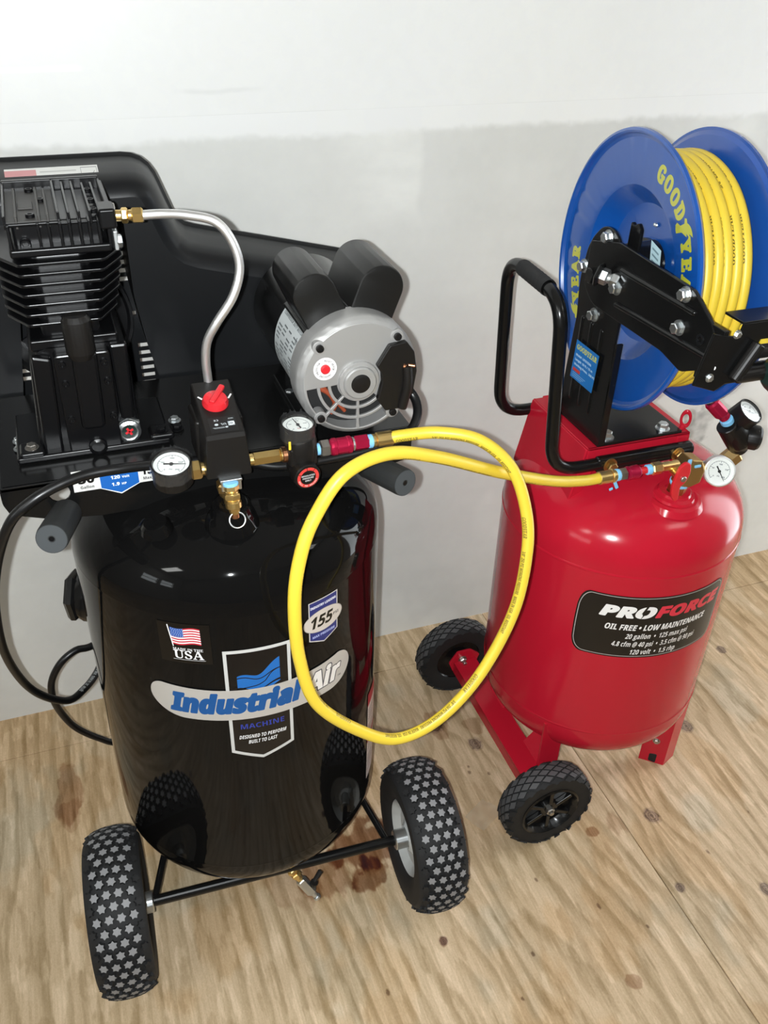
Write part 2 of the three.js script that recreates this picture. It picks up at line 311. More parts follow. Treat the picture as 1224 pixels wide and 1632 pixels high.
// ---------------------------------------------------------------- wheels (local frame, axle along x)
function starShape(R, r) { const s = []; for (let i = 0; i < 12; i++) { const a = i * Math.PI / 6, q = i % 2 ? r : R; s.push([Math.cos(a) * q, Math.sin(a) * q]); } return poly(s); }
function lugGeo(shape, h) { const g = new THREE.ExtrudeGeometry(shape, { depth: h, bevelEnabled: false }); g.rotateX(-Math.PI / 2); return norm(g); }   // top faces +y
function tyreRadius(R, W, x) { const t = Math.min(1, Math.abs(x) / (W / 2)); return R - R * (W > 0.06 ? 0.1 : 0.05) * t ** 2.4 - R * 0.5 * Math.max(0, t - 0.86) ** 1.6; }
function bigWheel(parent, pos, yaw) {
  const R = 0.1215, W = 0.084, prof = [];
  prof.push([0.062, -0.03], [0.07, -0.038], [0.09, -0.0425]);
  for (let i = 0; i <= 16; i++) { const x = -W / 2 + (W * i) / 16; prof.push([tyreRadius(R, W, x), x]); }
  prof.push([0.09, 0.0425], [0.07, 0.038], [0.062, 0.03], [0.062, -0.03]);
  const tyre = new THREE.Mesh(lathe(prof, V(0, 0, 0), V(1, 0, 0), 64, 0.7), M.rubber);
  tyre.name = 'wheel'; tyre.castShadow = tyre.receiveShadow = true;
  originOf.set(tyre, V(0, 0, 0));
  tyre.position.copy(pos).sub(originOf.get(parent)); tyre.rotation.y = yaw; parent.add(tyre);
  part(tyre, 'rim', lathe([[0.014, -0.026], [0.02, -0.03], [0.035, -0.02], [0.05, -0.022], [0.0625, -0.034], [0.0645, -0.032], [0.0645, 0.032], [0.0625, 0.034], [0.05, 0.022], [0.035, 0.02], [0.02, 0.03], [0.014, 0.026]], V(0, 0, 0), V(1, 0, 0), 48), M.rimWhite);
  part(tyre, 'hub', [rod(V(-0.05, 0, 0), V(0.05, 0, 0), 0.0165, 0.0165, 28)], M.zinc);
  const star = lugGeo(starShape(0.0071, 0.0047), 0.0068), half = lugGeo(starShape(0.0066, 0.0042), 0.006);
  const N = 46;
  for (let k = 0; k < N; k++) {
    const cols = k % 2 ? [-0.024, -0.008, 0.008, 0.024] : [-0.032, -0.016, 0, 0.016, 0.032];
    for (const x of cols) {
      const edge = Math.abs(x) > 0.03, a = ((k + jit(0.03)) / N) * Math.PI * 2, r = tyreRadius(R, W, x), sl = (tyreRadius(R, W, x + 0.003) - tyreRadius(R, W, x - 0.003)) / 0.006;
      const n = V(-sl, Math.cos(a), Math.sin(a)).normalize();
      placed(tyre, 'tread_lug', edge ? half : star, [edge ? M.rubber : M.lug, M.rubber], V(x, Math.cos(a) * (r - 0.0014), Math.sin(a) * (r - 0.0014)), n, Math.PI / 6 + a);
    }
  }
  return tyre;
}
function smallWheel(parent, pos, yaw) {                                          // outer face towards +x
  const R = 0.0862, W = 0.044, prof = [[0.05, -0.018], [0.06, -0.0215], [0.074, -0.022]];
  for (let i = 0; i <= 10; i++) { const x = -W / 2 + (W * i) / 10; prof.push([tyreRadius(R, W, x), x]); }
  prof.push([0.074, 0.022], [0.0575, 0.0215], [0.05, 0.018], [0.05, -0.018]);
  const tyre = new THREE.Mesh(lathe(prof, V(0, 0, 0), V(1, 0, 0), 56, 0.7), M.rubber);
  tyre.name = 'wheel'; tyre.castShadow = tyre.receiveShadow = true; originOf.set(tyre, V(0, 0, 0));
  tyre.position.copy(pos).sub(originOf.get(parent)); tyre.rotation.y = yaw; parent.add(tyre);
  const dish = [], hub = [];
  dish.push(lathe([[0.0505, -0.017], [0.057, 0.0225], [0.0535, 0.0242], [0.05, 0.0205], [0.045, 0.009], [0.02, 0.009], [0.017, 0.016], [0.008, 0.0165], [0.008, -0.012], [0.03, -0.008], [0.048, -0.014], [0.0505, -0.017]], V(0, 0, 0), V(1, 0, 0), 48, 0.5));
  part(tyre, 'rim', dish, M.blackPaint);
  for (let k = 0; k < 6; k++) { const a = (k / 6) * Math.PI * 2; const g = box(0.011, 0.034, 0.008, 0.0135, 0.032, 0, 0.002); g.rotateX(a); hub.push(g); }
  part(tyre, 'spoke', hub, M.blackPaint);
  part(tyre, 'axle_nut', [hexRod(V(0.014, 0, 0), V(0.024, 0, 0), 0.0085, 0.3), rod(V(0.024, 0, 0), V(0.028, 0, 0), 0.0045)], M.steel);
  const blk = lugGeo(poly([[-0.0058, 0], [0, -0.0108], [0.0058, 0], [0, 0.0108]]), 0.0024), N = 40;
  for (let k = 0; k < N; k++) for (const x of k % 2 ? [-0.0135, 0, 0.0135] : [-0.02, -0.0067, 0.0067, 0.02]) {
    const a = (k / N) * Math.PI * 2, r = tyreRadius(R, W, x), sl = (tyreRadius(R, W, x + 0.002) - tyreRadius(R, W, x - 0.002)) / 0.004;
    placed(tyre, 'tread_lug', blk, [Math.abs(x) > 0.017 ? M.rubber : M.lugDark, M.rubber], V(x, Math.cos(a) * (r - 0.0008), Math.sin(a) * (r - 0.0008)), V(-sl, Math.cos(a), Math.sin(a)), Math.abs(a) < 9 ? 0 : 0);
  }
  return tyre;
}
const gaugeTex = (red) => canvasTex(256, 256, (c) => {
  c.fillStyle = '#e8ece8'; c.fillRect(0, 0, 256, 256); c.translate(128, 128);
  c.strokeStyle = '#4a5258'; c.lineWidth = 3; c.beginPath(); c.arc(0, 0, 96, 2.3, 7.1); c.stroke();
  for (let k = 0; k <= 20; k++) { const a = 2.3 + (4.8 * k) / 20, L = k % 5 ? 8 : 16; c.lineWidth = k % 5 ? 1.5 : 3.5; c.beginPath(); c.moveTo(Math.cos(a) * 96, Math.sin(a) * 96); c.lineTo(Math.cos(a) * (96 - L), Math.sin(a) * (96 - L)); c.stroke(); }
  c.fillStyle = '#5a6268'; c.font = 'bold 20px sans-serif'; c.textAlign = 'center';
  for (let k = 0; k <= 4; k++) { const a = 2.3 + (4.8 * k) / 4; c.fillText(String(k * 50), Math.cos(a) * 66, Math.sin(a) * 66 + 7); }
  c.font = 'bold 16px sans-serif'; c.fillStyle = red ? '#b03030' : '#5a6268'; c.fillText('PSI', 0, 52);
});
const dialA = printed(gaugeTex(false), 0.5), dialB = printed(gaugeTex(true), 0.5);
// round gauge: centre of the dial face, facing direction n, "up" of the print; returns the case part
function gauge(parent, name, c, n, up, R, depth, caseMat, dial, needleTurn, lensOn = true) {
  n = n.clone().normalize();
  const back = c.clone().addScaledVector(n, -depth);
  const g = part(parent, name, lathe([[0, 0], [R * 0.8, 0], [R, depth * 0.12], [R, depth + 0.0035], [R * 0.93, depth + 0.0045], [R * 0.88, depth + 0.002], [R * 0.88, depth - 0.0015], [0, depth - 0.0015]], back, n, 48, 0.5), caseMat);
  const disc = norm(new THREE.CircleGeometry(R * 0.885, 40)), m = new THREE.Matrix4();
  const side = up.clone().cross(n).normalize(), u2 = n.clone().cross(side).normalize();
  m.makeBasis(side, u2, n); disc.applyMatrix4(m); disc.translate(c.x, c.y, c.z);
  part(g, 'dial', disc, dial);
  const dir = side.clone().multiplyScalar(Math.cos(needleTurn)).addScaledVector(u2, Math.sin(needleTurn)), k = c.clone().addScaledVector(n, 0.0012);
  part(g, 'needle', [rod(k.clone().addScaledVector(dir, -R * 0.38), k.clone().addScaledVector(dir, R * 0.72), R * 0.045, R * 0.015, 6), rod(c, c.clone().addScaledVector(n, 0.002), R * 0.1, R * 0.1, 14)], M.darkInside);
  if (lensOn) part(g, 'lens', lathe([[0, 0], [R * 0.88, 0], [R * 0.88, 0.001], [0, 0.0015]], c.clone().addScaledVector(n, 0.0022), n, 36), M.lens);
  return g;
}
// crumpled clear film around a round thing
function crumple(c, n, R, h0, h1, s) {
  const g = new THREE.CylinderGeometry(R, R, 1, 72, 8, true), p = g.attributes.position;
  for (let i = 0; i < p.count; i++) {
    const y = p.getY(i) + 0.5, a = Math.atan2(p.getZ(i), p.getX(i));
    const rr = R * (1.03 + 0.1 * (fbm(a * 3 + 20, y * 3, s) - 0.35) + 0.07 * (fbm(a * 9 + 40, y * 7, s + 5) - 0.5));
    p.setXYZ(i, Math.cos(a) * rr, h0 + (h1 - h0) * y + (y > 0.9 ? jit(0.003) : 0), Math.sin(a) * rr);
  }
  g.computeVertexNormals(); return aim(g, c, n);
}

// ---------------------------------------------------------------- black compressor
const BX = 0.168, BZ = -1.058, BR = 0.213, BT = 0.712, BB = 0.205;
const ac = thing('air_compressor', 'black upright wheeled compressor with finned pump and grey motor on its glossy tank', 'compressor', [BX, 0, BZ]);
function tankProfile(R, y0, y1, b, p, e) {
  const q = [], n = 26;
  for (let i = 0; i <= n; i++) { const a = (i / n) * Math.PI / 2; q.push([R * Math.sin(a) ** (2 / p), y0 - b * Math.cos(a) ** (2 / p)]); }
  q[0][0] = 0;
  q.push([R, y0 + 0.0005], [R + e, y0 + 0.002], [R + e, y0 + 0.005], [R, y0 + 0.0065], [R, y1 - 0.0065], [R + e, y1 - 0.005], [R + e, y1 - 0.002], [R, y1 - 0.0005]);
  for (let i = 0; i <= n; i++) { const a = (i / n) * Math.PI / 2; q.push([R * Math.cos(a) ** (2 / p), y1 + b * Math.sin(a) ** (2 / p)]); }
  q[q.length - 1][0] = 0; return q;
}
function tankGeo(cx, cz, R, y0, y1, b, p, e) { const g = new THREE.LatheGeometry(tankProfile(R, y0, y1, b, p, e).map((k) => new THREE.Vector2(...k)), 128); g.translate(cx, 0, cz); return g; }
const bTank = part(ac, 'tank', tankGeo(BX, BZ, BR, BB, BT, 0.112, 2.3, 0.0002), M.tankBlack);
{ // fittings and stickers on the tank
  const c = V(BX, 0.574, BZ), d = V(-0.95, 0, -0.3).normalize(), w = c.clone().addScaledVector(d, BR - 0.006);
  part(bTank, 'port_plug', [lathe([[0, 0], [0.042, 0], [0.04, 0.014], [0.036, 0.02], [0, 0.02]], w, d, 36), hexRod(w.clone().addScaledVector(d, 0.02), w.clone().addScaledVector(d, 0.037), 0.039)], M.blackPaint);
  part(bTank, 'bung', lathe([[0.034, -0.006], [0.03, 0.006], [0.026, 0.014], [0.0235, 0.024], [0.02, 0.026], [0.012, 0.026], [0.011, 0.018], [0, 0.018]], V(0.151, 0.806, -0.921), V(0, 1, 0.12), 36, 0.5), M.tankBlack);
  part(bTank, 'bung', lathe([[0.02, -0.004], [0.018, 0.004], [0.014, 0.01], [0, 0.01]], V(0.06, 0.806, -0.93), V(-0.1, 1, 0.2), 28, 0.5), M.tankBlack);
  const sR = BR + 0.0008;
  const usa = canvasTex(512, 384, (x) => {
    x.fillStyle = '#050506'; x.fillRect(0, 0, 512, 384);
    x.save(); x.translate(96, 34); x.rotate(-0.02);
    const wave = (u) => Math.sin(u * 6.2) * 9 + u * 6;
    for (let i = 0; i < 13; i++) { x.fillStyle = i % 2 ? '#f4f4f4' : '#c8283a'; x.beginPath(); for (let k = 0; k <= 30; k++) { const u = k / 30; x.lineTo(30 + u * 290, 10 + i * 12 + wave(u)); } for (let k = 30; k >= 0; k--) { const u = k / 30; x.lineTo(30 + u * 290, 22 + i * 12 + wave(u)); } x.fill(); }
    x.fillStyle = '#3a5ea8'; x.beginPath(); for (let k = 0; k <= 14; k++) { const u = (k / 14) * 0.44; x.lineTo(30 + u * 290, 8 + wave(u)); } for (let k = 14; k >= 0; k--) { const u = (k / 14) * 0.44; x.lineTo(30 + u * 290, 92 + wave(u)); } x.fill();
    x.fillStyle = '#e8eef8'; for (let i = 0; i < 6; i++) for (let j = 0; j < 5; j++) { const u = ((i + 0.5) / 6) * 0.44; x.fillRect(30 + u * 290 - 2 + (j % 2) * 6, 16 + j * 16 + wave(u), 5, 5); }
    x.restore(); x.strokeStyle = '#ffffff'; x.lineWidth = 11; x.lineCap = 'round'; x.beginPath(); x.moveTo(104, 26); x.lineTo(140, 222); x.stroke();
    x.fillStyle = '#f2f2f2'; x.textBaseline = 'alphabetic'; x.font = 'bold 34px serif'; fit(x, 'MADE IN THE', 130, 262, 300); x.font = 'bold 110px serif'; fit(x, 'USA', 132, 340, 300); x.fillRect(126, 350, 320, 3);
  });
  part(bTank, 'sticker', wrap(BX, BZ, sR, -36.2, -18.2, 0.634, 0.7), printed(usa, 0.25), { label: 'black sticker with a waving flag and MADE IN THE USA' });
  const shield = canvasTex(512, 1024, (x, w, h) => {
    x.fillStyle = '#06060a'; const P = [[8, 8], [504, 8], [504, 930], [250, 1016], [8, 930]];
    const go = () => { x.beginPath(); P.forEach((p, i) => (i ? x.lineTo(...p) : x.moveTo(...p))); x.closePath(); };
    go(); x.fill(); x.strokeStyle = '#c9c9c6'; x.lineWidth = 26; x.save(); go(); x.clip(); x.lineWidth = 52; go(); x.stroke(); x.restore();
    x.fillStyle = '#1766b4'; x.beginPath(); x.moveTo(96, 232); x.bezierCurveTo(150, 205, 190, 235, 240, 240); x.bezierCurveTo(300, 235, 330, 150, 416, 118); x.lineTo(416, 300); x.bezierCurveTo(340, 310, 300, 360, 250, 366); x.bezierCurveTo(180, 372, 150, 320, 96, 332); x.closePath(); x.fill();
    x.strokeStyle = '#06060a'; x.lineWidth = 7; x.beginPath(); x.moveTo(96, 250); x.bezierCurveTo(170, 230, 210, 280, 260, 272); x.bezierCurveTo(320, 262, 340, 215, 416, 212); x.stroke();
    x.beginPath(); x.moveTo(96, 345); x.bezierCurveTo(180, 325, 230, 345, 300, 300); x.bezierCurveTo(330, 270, 340, 222, 416, 212); x.stroke();
    x.fillStyle = '#1766b4'; x.beginPath(); x.moveTo(150, 356); x.bezierCurveTo(190, 400, 250, 410, 310, 385); x.bezierCurveTo(340, 370, 370, 345, 416, 325); x.lineTo(416, 318); x.bezierCurveTo(340, 320, 300, 372, 240, 376); x.bezierCurveTo(200, 378, 180, 362, 150, 356); x.fill();
    x.fillStyle = '#2a3a96'; x.font = 'bold 62px sans-serif'; fit(x, 'MACHINE', 86, 712, 350);
    x.fillStyle = '#f0f0f0'; x.font = 'italic bold 46px sans-serif'; fit(x, 'DESIGNED TO PERFORM', 72, 806, 370); fit(x, 'BUILT TO LAST', 140, 858, 226);
    x.globalCompositeOperation = 'destination-in'; go(); x.fill();
  });
  const cut = { transparent: true, alphaTest: 0.5 };
  part(bTank, 'sticker', wrap(BX, BZ, sR, -15.2, 9, 0.449, 0.6575), printed(shield, 0.25, cut), { label: 'tall shield sticker with silver border and blue wave emblem' });
  const banner = canvasTex(2048, 430, (x, w, h) => {
    const go = () => { x.beginPath(); x.moveTo(140, 8); x.bezierCurveTo(700, 60, 1500, 80, 1880, 10); x.bezierCurveTo(2010, 20, 2060, 150, 2040, 230); x.bezierCurveTo(2000, 360, 1900, 415, 1780, 425); x.bezierCurveTo(1300, 425, 700, 425, 330, 415); x.bezierCurveTo(130, 400, 0, 250, 8, 150); x.bezierCurveTo(8, 70, 60, 8, 140, 8); x.closePath(); };
    go(); x.fillStyle = '#cbc8c4'; x.fill(); x.save(); go(); x.clip();
    for (let i = 0; i < 430; i += 2) { x.fillStyle = `rgba(${i % 4 ? 255 : 120},${i % 4 ? 255 : 120},${i % 4 ? 255 : 120},0.05)`; x.fillRect(0, i, w, 1); }
    x.restore(); x.fillStyle = '#1b5ea8'; x.textBaseline = 'alphabetic';
    x.font = '900 italic 300px sans-serif'; x.lineJoin = 'round'; x.lineWidth = 26; x.strokeStyle = '#1b5ea8';
    x.save(); x.translate(200, 325); x.scale(1220 / x.measureText('Industrial').width, 1); x.fillText('Industrial', 0, 0); x.strokeText('Industrial', 0, 0); x.restore();
    x.save(); x.translate(1500, 325); x.scale(380 / x.measureText('Air').width, 1); x.strokeStyle = '#4c4c55'; x.lineWidth = 34; x.strokeText('Air', 0, 0); x.fillStyle = '#ffffff'; x.strokeStyle = '#ffffff'; x.lineWidth = 10; x.strokeText('Air', 0, 0); x.fillText('Air', 0, 0); x.restore();
    x.fillStyle = '#555'; x.font = 'bold 30px sans-serif'; x.fillText('TM', 1880, 322);
  });
  part(bTank, 'sticker', wrap(BX, BZ, sR + 0.0006, -43, 35.2, 0.531, 0.594), printed(banner, 0.3, { ...cut, metalness: 0.35 }), { label: 'long silver rounded banner sticker with blue and white lettering' });
  const psi = canvasTex(512, 640, (x) => {
    const go = () => { x.beginPath(); x.moveTo(70, 10); x.lineTo(440, 10); x.lineTo(440, 540); x.lineTo(255, 630); x.lineTo(70, 540); x.closePath(); };
    go(); x.fillStyle = '#232c6e'; x.fill(); x.strokeStyle = '#c8c2bc'; x.lineWidth = 14; x.save(); go(); x.clip(); x.lineWidth = 26; go(); x.stroke(); x.restore();
    x.fillStyle = '#c9bfb6'; x.beginPath(); x.ellipse(256, 310, 248, 150, 0, 0, 7); x.fill(); x.strokeStyle = '#8a827c'; x.lineWidth = 6; x.stroke();
    x.fillStyle = '#e8e8ee'; x.font = '900 44px sans-serif'; fit(x, 'INDUSTRY LEADING', 92, 110, 326); x.fillStyle = '#aab4e0'; fit(x, 'MAX PRESSURE', 110, 522, 290);
    x.fillStyle = '#0a0a0a'; x.font = 'italic 900 210px sans-serif'; fit(x, '155', 70, 385, 290); x.font = 'bold 50px sans-serif'; x.fillStyle = '#333'; fit(x, 'PSI', 376, 330, 80);
  });
  part(bTank, 'sticker', wrap(BX, BZ, sR, 13.6, 31.4, 0.626, 0.704), printed(psi, 0.3, cut), { label: 'blue badge sticker reading 155 PSI on a silver oval' });
  const warn = canvasTex(128, 512, (x) => { x.fillStyle = '#e9e2dc'; x.fillRect(0, 0, 128, 512); x.fillStyle = '#b3263a'; x.fillRect(0, 0, 128, 70); x.fillRect(0, 250, 128, 40); x.fillStyle = '#5a4a46'; for (let k = 0; k < 30; k++) if (k % 7) x.fillRect(10, 84 + k * 13, 60 + ((k * 37) % 46), 4); });
  part(bTank, 'sticker', wrap(BX, BZ, sR, 53, 66, 0.235, 0.43), printed(warn, 0.35), { label: 'white and red warning sticker at the right edge of the tank' });
}
{ // running gear
  const yaw = -0.0441, e = V(Math.cos(0.0441), 0, Math.sin(0.0441)), c = V(0.173, 0.127, -0.884), at = (s) => c.clone().addScaledVector(e, s);
  bigWheel(ac, at(-0.2495), yaw); bigWheel(ac, at(0.2495), yaw);
  part(ac, 'axle', rod(at(-0.2), at(0.2), 0.0085), M.blackPaint);
  part(ac, 'axle_lug', [box(0.035, 0.05, 0.006, 0.21, 0.147, -0.892, 0.002)], M.blackPaint);
  for (const s of [-1, 1]) part(ac, 'brace', rod(at(s < 0 ? -0.198 : 0.187), V(BX + (s < 0 ? -0.13 : 0.16), 0.15, BZ), 0.0055), M.blackPaint);
  part(ac, 'rear_foot', [box(0.09, 0.12, 0.006, BX, 0.061, BZ - 0.16, 0.002), box(0.1, 0.006, 0.05, BX, 0.003, BZ - 0.16, 0.002)], M.blackPaint);
  // drain valve under the tank
  const a = V(0.192, 0.122, -0.884), d = V(0.044, -0.07, 0.03).normalize(), p = (t) => a.clone().addScaledVector(d, t);
  const dv = part(ac, 'drain_valve', [rod(p(-0.02), p(0.014), 0.0065), hexRod(p(0.004), p(0.012), 0.0085), hexRod(p(0.014), p(0.022), 0.0085, 0.4), rod(p(0.022), p(0.03), 0.0055)], M.brass);
  part(dv, 'valve_body', [hexRod(p(0.03), p(0.064), 0.0092, 0.2), rod(p(0.064), p(0.074), 0.0045), rod(p(0.074), p(0.08), 0.0062)], M.zinc);
  const k = p(0.05).add(V(0.01, 0.008, 0.002));
  part(dv, 'handle', [lathe([[0, -0.004], [0.006, -0.003], [0.0065, 0.004], [0, 0.006]], k, V(0.3, 1, 0.2), 20), rod(k.clone().add(V(0, 0.003, 0)), k.clone().add(V(0.016, 0.01, -0.012)), 0.0036, 0.0046, 10)], M.plastic);
}
{ // deck with folded front flange
  const dk = part(ac, 'deck', slab(-0.108, 0.412, 0.853, 0.86, -1.225, -0.983, 0.002), M.blackPaint);
  const f = roundPoly([[-0.108, 0.86], [-0.108, 0.838], [-0.102, 0.822], [-0.06, 0.808], [0.0, 0.801], [0.36, 0.801], [0.412, 0.812], [0.412, 0.86]], 0.004);
  const hole = new THREE.Path(); hole.absellipse(-0.043, 0.842, 0.0125, 0.0125, 0, Math.PI * 2, true); f.holes.push(hole);
  part(dk, 'front_flange', extrude(f, 0.004, 0.0006).translate(0, 0, -0.987), M.blackPaint);
  part(dk, 'saddle', [slab(0.02, 0.026, 0.72, 0.853, -1.2, -1.0), slab(0.31, 0.316, 0.72, 0.853, -1.2, -1.0)], M.blackPaint);
  const spec = canvasTex(1024, 420, (x) => {
    x.fillStyle = '#dcdcd8'; x.fillRect(0, 0, 1024, 300);
    const go = () => { x.beginPath(); x.moveTo(300, 0); x.lineTo(760, 0); x.lineTo(760, 300); x.lineTo(530, 412); x.lineTo(300, 300); x.closePath(); };
    go(); x.fillStyle = '#1c62b4'; x.fill(); x.strokeStyle = '#f0f0f0'; x.lineWidth = 18; x.stroke();
    x.fillStyle = '#111'; x.font = '900 190px sans-serif'; fit(x, '30', 60, 190, 190); fit(x, '155', 785, 190, 220); x.font = 'bold 54px sans-serif'; fit(x, 'Gallon', 75, 265, 160); fit(x, 'Max PSI', 800, 265, 190);
    x.fillStyle = '#fff'; x.font = '900 64px sans-serif'; x.fillText('6.3', 380, 84); x.font = 'bold 44px sans-serif'; x.fillText('SCFM @ 90', 500, 84); x.font = '900 64px sans-serif'; fit(x, '120', 430, 190, 110); x.font = 'bold 46px sans-serif'; x.fillText('Volt', 560, 190); x.font = '900 64px sans-serif'; fit(x, '1.9', 430, 290, 95); x.font = 'bold 46px sans-serif'; x.fillText('HP', 545, 290);
    x.globalCompositeOperation = 'destination-in'; x.beginPath(); x.rect(0, 0, 1024, 300); x.moveTo(300, 300); x.lineTo(760, 300); x.lineTo(530, 420); x.closePath(); x.fill();
  });
  part(dk, 'sticker', sheet(V(-0.026, 0.869, -0.983), V(0.079, 0.869, -0.983), V(-0.026, 0.8285, -0.983), 0.0004), printed(spec, 0.35, { transparent: true, alphaTest: 0.5 }), { label: 'white and blue specification sticker reading 30 Gallon' });
  for (const [r, t] of [[V(-0.035, 0.818, -0.985), V(-0.057, 0.836, -0.9)], [V(0.34, 0.818, -0.985), V(0.371, 0.829, -0.9)]]) {
    const d = t.clone().sub(r).normalize(), h = part(ac, 'handle', lathe([[0.0, 0.012], [0.0165, 0.012], [0.018, 0.016], [0.0185, 0.086], [0.0178, 0.0915], [0, 0.0915]], r, d, 32, 0.4), M.grip);
    part(h, 'end_face', lathe([[0.004, 0.0912], [0.0045, 0.0919], [0.017, 0.0919], [0.0172, 0.0912]], r, d, 32), M.gripEnd);
    part(h, 'bolt', [hexRod(r.clone().addScaledVector(d, -0.004), r.clone().addScaledVector(d, 0.012), 0.009), rod(r.clone().addScaledVector(d, 0.086), r.clone().addScaledVector(d, 0.0916), 0.004)], M.cast);
  }
}
{ // belt guard: moulded shell with an open window round the pump
  const back = roundPoly([[-0.17, 0.76, 0.02], [0.455, 0.76, 0.02], [0.455, 0.983, 0.03], [0.21, 1.043, 0.03], [0.176, 1.052, 0.02], [0.141, 1.15, 0.035], [-0.17, 1.15, 0.03]], 0.03).getSpacedPoints(140);
  back.pop();
  const n = back.length, area = back.reduce((s, p, i) => s + p.x * back[(i + 1) % n].y - p.y * back[(i + 1) % n].x, 0), sg = area > 0 ? 1 : -1;
  const inset = (d) => back.map((p, i) => { const a = back[(i + n - 2) % n], b = back[(i + 2) % n], t = b.clone().sub(a).normalize(); return new THREE.Vector2(p.x - t.y * d * sg, p.y + t.x * d * sg); });
  const rings = [[0, -1.332], [0, -1.327], [0.004, -1.324], [0.006, -1.3], [0.009, -1.262], [0.015, -1.243], [0.024, -1.233], [0.034, -1.23]].map(([d, z]) => [inset(d), z]);
  const pos = [], idx = [];
  for (const [r, z] of rings) for (const p of r) pos.push(p.x, p.y, z);
  for (let k = 0; k < rings.length - 1; k++) for (let i = 0; i < n; i++) { const a = k * n + i, b = k * n + ((i + 1) % n), c = a + n, d = b + n; sg > 0 ? idx.push(a, b, d, a, d, c) : idx.push(a, d, b, a, c, d); }
  const side = new THREE.BufferGeometry(); side.setAttribute('position', new THREE.Float32BufferAttribute(pos, 3)); side.setIndex(idx); side.computeVertexNormals();
  const win = roundPoly([[-0.082, 0.8], [0.127, 0.8], [0.104, 0.905], [0.093, 0.985], [0.092, 1.1], [-0.048, 1.1], [-0.052, 1.04], [-0.057, 0.97]], 0.006).getPoints(6);
  const face = new THREE.Shape(inset(0.034)); face.holes.push(new THREE.Path(win));
  const front = new THREE.ShapeGeometry(face); front.translate(0, 0, -1.23);
  const inner = new THREE.Shape(win.map((p) => p.clone())); const iw = [];
  for (let i = 0; i < win.length; i++) { const a = win[i], b = win[(i + 1) % win.length]; iw.push(a.x, a.y, -1.23, b.x, b.y, -1.23, b.x, b.y, -1.33, a.x, a.y, -1.23, b.x, b.y, -1.33, a.x, a.y, -1.33); }
  const walls = new THREE.BufferGeometry(); walls.setAttribute('position', new THREE.Float32BufferAttribute(iw, 3)); walls.computeVertexNormals();
  const gd = part(ac, 'belt_guard', [side, front, walls], new THREE.MeshPhysicalMaterial({ color: M.guard.color, roughness: 0.4, specularIntensity: 0.6, side: THREE.DoubleSide }));
  // slotted rear cover
  const rear = new THREE.Shape(inset(0.003)); const slots = [];
  for (let k = 0; k < 6; k++) slots.push([0.097, 0.117, 0.868 - k * 0.0125], [0.083, 0.108, 1.036 - k * 0.0125]);
  for (let k = 0; k < 3; k++) slots.push([-0.075, -0.03, 0.86 - k * 0.0125]);
  slots.push([0.085, 0.1, 0.92]);
  for (const [x0, x1, y] of slots) rear.holes.push(new THREE.Path([[x0, y - 0.0035], [x1, y - 0.0035], [x1, y + 0.0035], [x0, y + 0.0035]].map((p) => new THREE.Vector2(...p))));
  part(gd, 'rear_cover', extrude(rear, 0.003, 0).translate(0, 0, -1.334), M.guard);
  const lab = canvasTex(512, 64, (x) => { x.fillStyle = '#d8d8d4'; x.fillRect(0, 0, 512, 64); x.fillStyle = '#c98f90'; x.fillRect(0, 6, 170, 34); x.fillStyle = '#b8b8b4'; for (let k = 0; k < 3; k++) x.fillRect(190, 12 + k * 15, 200 + ((k * 53) % 20), 4); x.strokeStyle = '#777'; x.lineWidth = 2; x.strokeRect(416, 6, 88, 50); x.beginPath(); x.moveTo(430, 46); x.lineTo(470, 34); x.lineTo(492, 18); x.stroke(); });
  part(gd, 'sticker', sheet(V(-0.042, 1.1462, -1.2795), V(0.072, 1.1462, -1.2795), V(-0.042, 1.1315, -1.2385), 0.0006), printed(lab, 0.4), { label: 'narrow white and red warning sticker along the top edge' });
  // flywheel behind the pump
  const fw = part(ac, 'flywheel', lathe([[0.07, 0], [0.092, 0], [0.092, 0.026], [0.088, 0.026], [0.084, 0.022], [0.07, 0.022], [0.07, 0]], V(0, 0.935, -1.31), V(0, 0, 1), 56, 0.4), M.cast);
  const bl = []; for (let k = 0; k < 6; k++) { const g = box(0.02, 0.07, 0.006, 0, 0.045, 0, 0.002); g.rotateY(0.4); g.rotateZ(k * Math.PI / 3); g.translate(0, 0.935, -1.3); bl.push(g); }
  part(fw, 'spoke', bl, M.cast);
}
